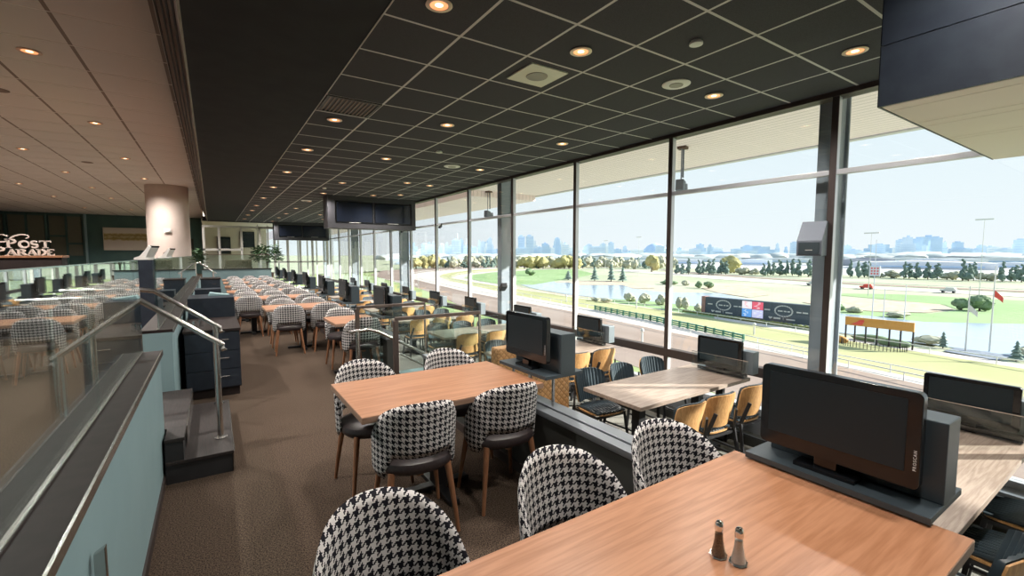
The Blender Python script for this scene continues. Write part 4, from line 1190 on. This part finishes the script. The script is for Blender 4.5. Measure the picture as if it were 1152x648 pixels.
# emblem on each side: wreath ring and small marks
def emblem(cy):
    b = MB()
    for k in range(22):
        a = 2 * PI * k / 22; rr = 1.0
        cyy, cz = cy + 1.75 * math.cos(a), 2.45 + 1.12 * math.sin(a)
        ta = a + PI / 2 + .5
        d1 = (math.cos(ta) * .34, math.sin(ta) * .26); d2 = (-math.sin(ta) * .13, math.cos(ta) * .13)
        poly = [(cyy + d1[0], cz + d1[1]), (cyy + d2[0], cz + d2[1]), (cyy - d1[0], cz - d1[1]), (cyy - d2[0], cz - d2[1])]
        b.prism_axis(poly, -.05, -.01, 'x')
    for y_, w_ in ((cy - 1.0, .5), (cy - .3, .5), (cy + .5, .6), (cy + 1.0, .3)): b.box(-.05, -.01, y_ - w_ / 2, y_ + w_ / 2, 2.3, 2.55)
    for y_, w_ in ((cy + 3.4, 1.2), (cy - 3.0, .9), (cy - 4.2, 1.0)): b.box(-.05, -.01, y_ - w_ / 2, y_ + w_ / 2, 2.35, 2.6)
    b.build('wreath_emblem', M['rail'], tb)
    b = MB()
    b.prism_axis([(cy + 2.7, .55), (cy + 3.1, .95), (cy + 2.9, 1.1), (cy + 2.6, 1.0), (cy + 2.3, 1.1), (cy + 2.2, .9)], -.05, -.01, 'x')
    b.box(-.05, -.01, cy + .6, cy + 2.0, .65, 1.0); b.box(-.05, -.01, cy - .02, cy + .04, .55, 1.1); b.box(-.05, -.01, cy - 2.3, cy - .6, .65, .9)
    b.build('sponsor_marks', M['rail'], tb)
emblem(18.7); emblem(5.2)
def emis(name, c, s=1.0): return mat(name, c, .5, emit=c, estr=s)
for nm, c, y0, y1, z0, z1 in (('screen_tile', (.90, .80, .85), 11.9, 14.2, 2.2, 3.95), ('screen_tile', (.75, .10, .16), 9.4, 11.9, 2.2, 3.95),
                              ('screen_tile', (.12, .35, .75), 11.9, 14.2, .35, 2.2), ('screen_tile', (.62, .60, .85), 9.4, 11.9, .35, 2.2)):
    m_ = emis('lit_tile_%d' % int(c[0] * 100), c, .55)
    o = MB().box(-.08, -.02, y0 + .05, y1 - .05, z0 + .04, z1 - .04).build(nm, m_, tb)
    b = MB(); q = random.Random(int(y0 * 10 + z0))
    for k in range(7):
        yy = q.uniform(y0 + .3, y1 - .9); zz = z0 + .25 + k * .21; b.box(-.1, -.08, yy, yy + q.uniform(.3, .7), zz, zz + .09)
    b.build('screen_text', emis('lit_text_%d' % int(c[0] * 100), (.9, .3, .3) if c[0] > .8 else (.95, .9, .95), .5), o)
o = MB().lathe([(0, 0), (.55, 0), (.55, .05), (.4, .06), (.38, .03), (0, .03)], n=20).build('round_logo', M['flagred'], tb); o.rotation_euler = (0, R(-90), 0); o.location = (-.12, -.45, 2.0)

# winner's circle sign
ws = thing('orange_sign_board', 'long orange sign board on posts by the clipped round hedge', 'sign', (88.4, 23.2, GZ))
MB().box(0, .35, 0, 9.0, 2.9, 4.3).build('sign_face', M['orange'], ws, bevel=.03)
b = MB(); b.prism_axis([(6.6, 3.1), (8.2, 3.1), (7.3, 3.6), (7.0, 3.9), (6.4, 4.0), (6.3, 3.8)], -.05, -.01, 'x'); b.build('horse_mark', M['flagred'], ws)
for y in (.1, 1.6, 3.0, 4.6, 6.1, 7.6, 8.9): MB().box(.08, .28, y - .1, y + .1, 0, 2.9).build('post', M['blackmetal'], ws)
b = MB()
for k in range(28): a = PI * k / 27 ; b.box(88 + 5 * 0 - 1.5 + -3.2 * math.sin(a), 88 - 1.43 - 3.2 * math.sin(a), 27.5 + 4.2 * math.cos(a), 27.57 + 4.2 * math.cos(a), GZ, GZ + 1.1)
o = b.build('paddock_fence', M['blackmetal']); tag(o, 'low dark curved fence around the orange sign enclosure', 'fence')
for k, (x, y, rx, ry) in enumerate(((92.0, 29.5, 1.1, 3.0), (90.2, 26.0, 1.0, 2.2), (86.6, 32.5, .8, 1.6))):
    o = MB().blob((0, 0, .55), 1, (rx, ry, .7), k, .08).build('clipped_hedge', [M['bushgreen'], M['bushgreen'], M['orange']][k], smooth=True, loc=(x, y, GZ))
    tag(o, ['dark clipped hedge curving behind the orange sign posts', 'small clipped hedge under the orange sign', 'orange flower bed beside the orange sign'][k], 'hedge')
# patio
ground('patio', [(91.5, 20.4), (96.6, 20.2), (95.5, 13.9), (89.6, 14.5)], .16, M['patio'])
# flower hedge in front of tote board
b = MB()
for k in range(34):
    y = 40 + k * .95; b.blob((96.8 + (y - 40) * .09, y, .35), 1, (.6, .7, .45), k, .25, sub=1)
o = b.build('flower_hedge', M['hedge'], smooth=True, loc=(0, 0, GZ)); tag(o, 'low yellow-green hedge running in front of the tote board', 'hedge')

# flagpoles and lamp poles
for k, (x, y, hh, lb) in enumerate(((97.2, 16.6, 13, 'white flagpole with a red and white flag on the patio'), (94.2, 18.6, 10, 'white flagpole left of the flag on the patio'), (95.5, 9.6, 9, 'white flagpole right of the flag on the patio'),
                                    (129.1, 35.7, 8, 'thin white pole beyond the orange sign'), (128.8, 39.4, 7, 'short white pole on the pond bank'), (123.1, 39.7, 18, 'pole with a spotted signal board by the pond'),
                                    (212.5, 39.7, 26, 'tall slender light mast on the infield'), (238, 206.8, 26, 'light mast far left on the back straight'), (275.7, 274.9, 26, 'light mast on the far bend'), (193.6, 64, 22, 'light mast left of the spotted board'))):
    t = thing('flagpole' if k < 3 else 'light_mast', lb, 'pole', (x, y, GZ), 0, 'slender poles outdoors')
    MB().tube([(0, 0, 0), (0, 0, hh)], [.13, .06], 8).build('pole_shaft', M['rail'], t, smooth=True)
    if k < 3:
        b = MB(); n_ = 14; V = []
        for q_ in range(n_ + 1):
            f_ = q_ / n_; yy_ = -1.0 * f_; xx_ = .10 * math.sin(f_ * 9) * f_; zt_ = hh * .72 - 1.1 * f_ ** 1.3; V += [(xx_, yy_, zt_), (xx_ + .03, yy_, zt_), (xx_, yy_, zt_ - 1.0 + .25 * f_), (xx_ + .03, yy_, zt_ - 1.0 + .25 * f_)]
        F_ = []
        for q_ in range(n_):
            o_ = q_ * 4; F_ += [(o_, o_ + 4, o_ + 6, o_ + 2), (o_ + 1, o_ + 3, o_ + 7, o_ + 5), (o_, o_ + 1, o_ + 5, o_ + 4), (o_ + 2, o_ + 6, o_ + 7, o_ + 3)]
        F_ += [(0, 2, 3, 1), (n_ * 4, n_ * 4 + 1, n_ * 4 + 3, n_ * 4 + 2)]
        b.add(V, F_)
        b.build('flag', M['flagred'] if k == 0 else M['rail'], t)
    elif k == 5:
        MB().box(-.1, .1, -1.0, 1.0, hh * .55, hh * .55 + 2.2).build('signal_board', M['rail'], t)
        b = MB()
        for yy in (-.55, 0, .55):
            for zz in (.5, 1.1, 1.7): b.box(-.14, -.1, yy - .16, yy + .16, hh * .55 + zz - .16, hh * .55 + zz + .16)
        b.build('board_dots', M['flagred'], t)
    elif k > 5: MB().box(-.2, .2, -2.2, 2.2, hh, hh + .4).build('lamp_bar', M['rail'], t)
# marker posts on the course
for k, (x, y) in enumerate(((56.1, 47.7), (60, 62), (90, 106), (95, 83), (104, 62), (82, 44))):
    t = thing('marker_post', ['white marker post in the dirt track, tallest near the window', 'thin red and white marker post left of the tall one', 'striped furlong post before the pond', 'white marker post by the green barrier', 'white post below the tote board', 'white post right of the barrier'][k], 'marker post', (x, y, GZ), 0, 'marker posts on the course')
    MB().tube([(0, 0, 0), (0, 0, 2.6 if k == 0 else 1.8)], [.16, .12], 8).build('post_shaft', M['rail'], t, smooth=True)
    MB().lathe([(0, 0), (.28, .02), (.28, .35), (0, .5)], (0, 0, 2.6 if k == 0 else 1.8), 10).build('post_head', M['rail'] if k != 1 else M['flagred'], t, smooth=True)
for k, (x, y) in enumerate(((231, 77), (236, 100), (234, 52))):
    t = thing('course_vehicle', ['small red vehicle on the back straight', 'pale trailer parked by the back straight rail', 'pale service truck on the back straight'][k], 'vehicle', (x, y, GZ + .1))
    b = MB(); b.prism_axis([(-2.4, .5), (2.4, .5), (2.4, 1.2), (1.2, 1.3), (.7, 2.1), (-1.6, 2.1), (-2.2, 1.3)], -.9, .9, 'x'); b.build('body', M['flagred'] if k == 0 else M['rail'], t, bevel=.08)
    for a in (-1.5, 1.5): b = MB(); b.lathe([(.4, -.95), (.4, .95)], n=14); b.v = [(z, yy + a, xx + .4) for xx, yy, z in b.v]; b.build('wheel', M['blackmetal'], t)

# trees ---------------------------------------------------------------------
def tree(kind, x, y, h_, w_, label, group, seed, name):
    t = thing(name, label, 'tree' if name != 'bush' else 'bush', (x, y, GZ), 0, group)
    if kind == 'cone':
        b = MB()
        for q in range(5):
            f = q / 5; r0 = w_ * (1 - f * .85); b.lathe([(r0 * .35, h_ * (.12 + f * .78)), (r0, h_ * (.10 + f * .78)), (r0 * .55, h_ * (.20 + f * .78)), (0.02, h_ * (.34 + f * .68))], n=9)
        rn = random.Random(seed); b.v = [(vx * rn.uniform(.8, 1.15), vy * rn.uniform(.8, 1.15), vz) for vx, vy, vz in b.v]
        b.build('crown', M['conifer'], t)
        MB().tube([(0, 0, 0), (0, 0, h_ * .3)], [w_ * .12, w_ * .08], 6).build('trunk', M['trunk'], t)
    else:
        if kind == 'pine':
            b = MB(); rn = random.Random(seed)
            for q in range(11):
                f = q / 10; rr = w_ * (.62 - .40 * f) ; a = rn.uniform(0, 2 * PI)
                b.blob((math.cos(a) * rr * .55, math.sin(a) * rr * .55, h_ * (.20 + .70 * f)), rr * rn.uniform(.55, .85), (1, 1, .8), seed + q, .7, 2.8, 2)
            b.build('crown', M['conifer'], t)
            MB().tube([(0, 0, 0), (0, 0, h_ * .6)], [w_ * .08, w_ * .04], 6).build('trunk', M['trunk'], t)
            return t
        m_ = {'round': M['bushgreen'], 'pine': M['conifer'], 'bud': M['budding'], 'yellow': M['yellowtree']}[kind]
        b = MB(); rn = random.Random(seed)
        for q in range(5):
            a = rn.uniform(0, 2 * PI); rr = w_ * .42; b.blob((math.cos(a) * rr, math.sin(a) * rr, h_ * rn.uniform(.32, .68)), w_ * .62, (1, 1, (h_ * .32) / (w_ * .62) if w_ else 1), seed + q, .5, 2.4, 2)
        b.blob((0, 0, h_ * .78), w_ * .5, (1, 1, (h_ * .24) / (w_ * .5)), seed, .5, 2.4, 2)
        b.build('crown', m_, t)
        MB().tube([(0, 0, 0), (0, 0, h_ * .45)], [w_ * .10, w_ * .06], 6).build('trunk', M['trunk'], t)
    return t
near = [('cone', 94.9, 21.3, 3.0, .75, 'small pointed conifer at the left end of the slate patio'), ('cone', 92.1, 13.1, 3.2, .8, 'small pointed conifer at the right end of the slate patio'),
        ('round', 165.8, 30.7, 4.2, 2.6, 'big round dark bush on the infield right of the pond reeds'), ('round', 163.5, 33.6, 3.2, 1.9, 'round dark bush just left of the biggest infield bush'),
        ('round', 184.1, 70.1, 3.8, 2.2, 'round bush behind the nearest column speaker'), ('round', 184.9, 257.4, 5, 4, 'lone round bush left of the pond'),
        ('cone', 177.5, 185.2, 9, 2.8, 'dark conifer on the pond peninsula, left of its pair'), ('cone', 181, 176, 11, 2.6, 'dark conifer at the middle of the pond peninsula'), ('cone', 183.5, 170, 9, 2.8, 'dark conifer at the right end of the pond peninsula'), ('cone', 171, 200, 6, 3, 'small dark conifer near the window mullion on the peninsula'),
        ('bud', 108, 97, 2.8, 2.0, 'leafless reddish bush at the pond edge'), ('bud', 106.7, 90.1, 3.2, 1.7, 'budding tree at the pond edge, left of a pair'), ('bud', 107.5, 85, 3.2, 1.7, 'budding tree at the pond edge, right of a pair'),
        ('bud', 103, 73.5, 3.4, 1.3, 'budding tree left of the tote board, tallest one'), ('bud', 104.2, 76, 3.2, 1.2, 'budding tree left of the tote board, farther from it'), ('bud', 103, 69.8, 2.2, 1.0, 'small budding tree right against the tote board'),
        ('round', 187, 143, 2.6, 4, 'dark low bush on the pond bank left of the window mullion'), ('round', 177.8, 120.5, 3, 1.6, 'round bush on the far pond bank'), ('round', 176.7, 115, 3.2, 2.0, 'darker round bush on the far pond bank, right of its neighbour'),
        ('bud', 186, 133, 2.6, 1.8, 'pale bush on the far pond bank'), ('bud', 99.8, 99, 1.4, 1.8, 'low shrub beside the turf course rail'), ('bud', 100.5, 104, 1.2, 1.6, 'second low shrub beside the turf course rail'),
        ('bud', 134, 47, 1.6, 1.8, 'olive shrub on the pond bank by the reeds'), ('bud', 133, 38, 1.5, 2.2, 'yellowish shrub on the pond bank by the reeds'), ('round', 137, 52, 2, 2, 'small dark shrub at the reed edge'),
        ('bud', 97.5, 12, 1.6, 2.2, 'reddish shrub right of the patio conifer'), ('bud', 97, 23.5, 1.5, 2.2, 'reddish shrub between the orange sign and patio')]
for k, a in enumerate(near):
    tree(a[0], a[1], a[2], a[3], a[4], a[5], None, 11 + k * 7, 'conifer_tree' if a[0] == 'cone' else 'bush')
# rows of trees beyond the back straight
def along(px, y): pass
rowp = []
rn = random.Random(3)
def ray_xy(px, dist):
    a = R(33.44) + math.atan((px - 576) / 509.8)
    return dist * math.sin(a), dist * math.cos(a)
for px in (762, 768, 775, 785, 791, 797, 803, 811, 817, 858, 863, 870, 877, 884, 891, 898, 910, 942, 957, 966, 972, 978, 1018, 1024, 1031, 1044, 1054, 1084, 1090, 1097, 1128, 1138, 1143, 1150):
    rowp.append(('pine', px + rn.uniform(-1, 1), 362 + rn.uniform(-8, 8), rn.uniform(8.5, 13), rn.uniform(2.6, 4.6)))
for px in range(480, 760, 4):
    k = rn.choice(['pine', 'bud', 'bud', 'pine', 'bud', 'yellow' if px < 620 else 'bud'])
    rowp.append((k, px + rn.uniform(-2, 2), 500 + rn.uniform(-30, 60), rn.uniform(8, 14), rn.uniform(4, 6.5)))
for px in (468, 476, 488, 590, 596, 606, 611, 628, 635, 640, 647, 733, 818, 822, 826):
    rowp.append(('yellow', px, 470 if px < 700 else 400, rn.uniform(11, 15), rn.uniform(6, 8)))
for px in (928, 980, 985, 991, 1003, 1009, 1066, 1076, 1104, 1111, 1118, 846, 850, 832, 838, 925):
    rowp.append(('bud', px, 370, rn.uniform(3, 5.5), rn.uniform(2.6, 4)))
kn = {'pine': 'dark pine tree in the line beyond the race course', 'bud': 'grey-green budding tree in the line beyond the race course', 'yellow': 'yellow-leaved tree in the line beyond the race course'}
protos = {}
for k, (kd, px, dist, hh, ww) in enumerate(rowp):
    x, y = ray_xy(px, dist); key = (kd, k % 3)
    if key not in protos:
        protos[key] = tree(kd, x, y, 10, 4, kn[kd], kd + ' trees beyond the race course', 100 + k, 'distant_tree'); protos[key].scale = (ww / 4, ww / 4, hh / 10)
    else: dup(protos[key], (x, y, GZ), rn.uniform(0, 6), kn[kd], None, (ww / 4, ww / 4, hh / 10))

# buildings -----------------------------------------------------------------
PLACED = []
def building(px, dist, w, h_, m, label, group, kind=0, seed=0):
    for tries in range(60):
        x, y = ray_xy(px, dist); rad = w * .78
        if all(math.hypot(x - a, y - b_) > rad + c for a, b_, c in PLACED): break
        dist = dist * 1.035 + 12
        if dist > 3600:
            if group == SG: return
            dist = rb.uniform(560, 1120); px += 3
    PLACED.append((x, y, rad))
    t = thing('distant_building', label, 'building', (x, y, GZ), -math.atan2(x, y), group)
    b = MB(); d = w * .6
    if kind == 0:
        b.box(-w / 2, w / 2, 0, d, 0, h_); b.box(-w * .3, w * .2, d * .2, d * .7, h_, h_ * 1.06)
    elif kind == 1:
        b.box(-w / 2, w / 2, 0, d, 0, h_ * .72); b.box(-w * .36, w * .30, 0, d * .8, h_ * .72, h_); b.box(-w * .1, w * .1, d * .2, d * .5, h_, h_ * 1.08)
    elif kind == 2:   # shed with shallow gable
        b.prism_axis([(-w / 2, 0), (w / 2, 0), (w / 2, h_ * .8), (0, h_), (-w / 2, h_ * .8)], 0, d, 'y')
    b.build('walls', m, t)
    b = MB(); nz = max(1, min(8, int(h_ / 6)))
    for k in range(nz):
        z = h_ * (k + .45) / (nz + .4) * (.72 if kind else 1); b.box(-w * .42, w * .42, -w * .004 - .3, 0, z, z + h_ * .18 / nz)
    b.build('window_band', M['hazeblue2'] if m is not M['greybld'] else M['greybld'], t)
rb = random.Random(21)
SG = 'pale blue towers of the far skyline'
for k in range(190):
    px = rb.uniform(455, 1170)
    dense = 1 if (480 < px < 700) else .55
    dist = rb.uniform(1500, 2600)
    hh = rb.choice([18, 25, 30, 40, 55, 70]) * dense * rb.uniform(.8, 1.2) + 14
    building(px, dist, rb.uniform(14, 34) * (1 if hh > 45 else 2.2), hh, rb.choice([M['hazeblue'], M['hazeblue'], M['hazepale'], M['hazeblue2']]), 'pale blue block on the hazy far skyline', SG, rb.choice([0, 1]), k)
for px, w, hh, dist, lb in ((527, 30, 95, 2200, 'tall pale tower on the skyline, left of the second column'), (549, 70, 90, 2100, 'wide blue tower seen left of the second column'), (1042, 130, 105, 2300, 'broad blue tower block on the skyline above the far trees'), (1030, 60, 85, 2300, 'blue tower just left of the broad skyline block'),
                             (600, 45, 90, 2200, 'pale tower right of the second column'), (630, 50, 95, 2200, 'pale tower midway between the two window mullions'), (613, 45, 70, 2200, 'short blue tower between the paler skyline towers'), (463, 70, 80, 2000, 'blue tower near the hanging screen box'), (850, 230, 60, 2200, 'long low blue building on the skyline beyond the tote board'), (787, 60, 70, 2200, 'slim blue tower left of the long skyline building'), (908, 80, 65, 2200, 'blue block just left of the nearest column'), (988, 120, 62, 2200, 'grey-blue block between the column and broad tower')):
    building(px, dist, w, hh, M['hazeblue2'] if 'blue' in lb else M['hazepale'], lb, None, 1)
# needle tower
x, y = ray_xy(515, 3200); t = thing('needle_tower', 'very thin needle tower rising from the skyline', 'tower', (x, y, GZ))
MB().lathe([(9, 0), (5, 60), (4, 100), (11, 104), (9, 112), (3, 116), (1.4, 165)], n=10).build('shaft', M['hazeblue'], t, smooth=True)
# dome
x, y = ray_xy(737, 2300); t = thing('domed_arena', 'blue domed arena on the skyline left of a window mullion', 'arena', (x, y, GZ))
MB().lathe([(62, 0), (62, 18), (56, 38), (40, 56), (20, 66), (0, 69)], n=24, sx=1, sy=1).build('dome', M['hazeblue2'], t, smooth=True)
for k in range(46):
    px = 460 + k * 15.5 + rb.uniform(-5, 5); dist = rb.uniform(560, 1120)
    building(px, dist, rb.uniform(40, 110), rb.uniform(6, 11), rb.choice([M['ship'], M['ship'], M['ship'], M['hazepale'], M['greybld']]), 'low pale warehouse beyond the tree line', 'low warehouses beyond the tree line', 2, k)
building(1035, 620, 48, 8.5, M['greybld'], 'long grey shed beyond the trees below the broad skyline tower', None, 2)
# far belt of woods
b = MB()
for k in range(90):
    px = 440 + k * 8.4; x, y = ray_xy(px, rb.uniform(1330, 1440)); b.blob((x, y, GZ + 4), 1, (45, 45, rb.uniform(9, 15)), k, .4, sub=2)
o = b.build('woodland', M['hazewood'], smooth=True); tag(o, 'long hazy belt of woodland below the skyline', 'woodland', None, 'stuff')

# ================================================================== LIGHT
W = D.worlds.new('World'); bpy.context.scene.world = W; W.use_nodes = True
nt = W.node_tree; bg = nt.nodes['Background']
tc = nt.nodes.new('ShaderNodeTexCoord'); sx = nt.nodes.new('ShaderNodeSeparateXYZ'); rp = nt.nodes.new('ShaderNodeValToRGB')
nt.links.new(tc.outputs['Generated'], sx.inputs[0]); nt.links.new(sx.outputs[2], rp.inputs[0]); nt.links.new(rp.outputs[0], bg.inputs[0])
e = rp.color_ramp.elements
e[0].position = 0.0; e[0].color = (.88, .93, .97, 1); e[1].position = 1.0; e[1].color = (.40, .62, .92, 1)
q = e.new(.10); q.color = (.83, .91, .955, 1); q = e.new(.35); q.color = (.70, .83, .92, 1)
bg.inputs[1].default_value = 1.14
sun = D.lights.new('Sun', 'SUN'); sun.energy = 15.0; sun.angle = R(.6); sun.color = (1, .95, .86)
so = D.objects.new('sun', sun); C.objects.link(so)
sd = Vector((.83, -.56, .425)).normalized()
so.rotation_euler = sd.to_track_quat('Z', 'Y').to_euler()
so.location = (30, -20, 30)
LK = []
def spot(x, y, z, e_, ang=150, col=(1, .86, .70)):
    l = D.lights.new('downlight_lamp', 'SPOT'); l.energy = e_; l.spot_size = R(ang); l.spot_blend = .8; l.shadow_soft_size = .06; l.color = col
    o = D.objects.new('downlight_lamp', l); C.objects.link(o); o.location = (x, y, z - .03)
for x, y, z in dl_pos: spot(x, y, z, 130, col=(1, .93, .85))
for x, y in lf_pos: spot(x, y, LZ, 430, col=(1, .93, .86))

# ================================================================== CAMERA
cam = D.cameras.new('Camera'); co = D.objects.new('Camera', cam); C.objects.link(co)
cam.sensor_width = 36; cam.lens = 509.8 / 1152 * 36; cam.clip_start = .05; cam.clip_end = 9000
ya, pi_ = R(33.44), R(-4.224)
f = Vector((math.sin(ya) * math.cos(pi_), math.cos(ya) * math.cos(pi_), math.sin(pi_))); r = Vector((math.cos(ya), -math.sin(ya), 0)); u = r.cross(f)
mt = Matrix((r, u, -f)).transposed().to_4x4(); mt.translation = (0, 0, H); co.matrix_world = mt
sc = bpy.context.scene; sc.camera = co
sc.view_settings.view_transform = 'Standard'; sc.view_settings.look = 'None'; sc.view_settings.gamma = 1; sc.view_settings.use_curve_mapping = False
sc.view_settings.exposure = 0.0
cy = sc.cycles
cy.transparent_max_bounces = 24; cy.max_bounces = 8; cy.diffuse_bounces = 4; cy.glossy_bounces = 4; cy.sample_clamp_indirect = 6; cy.use_denoising = True
try: cy.caustics_reflective = False; cy.caustics_refractive = False
except Exception: pass
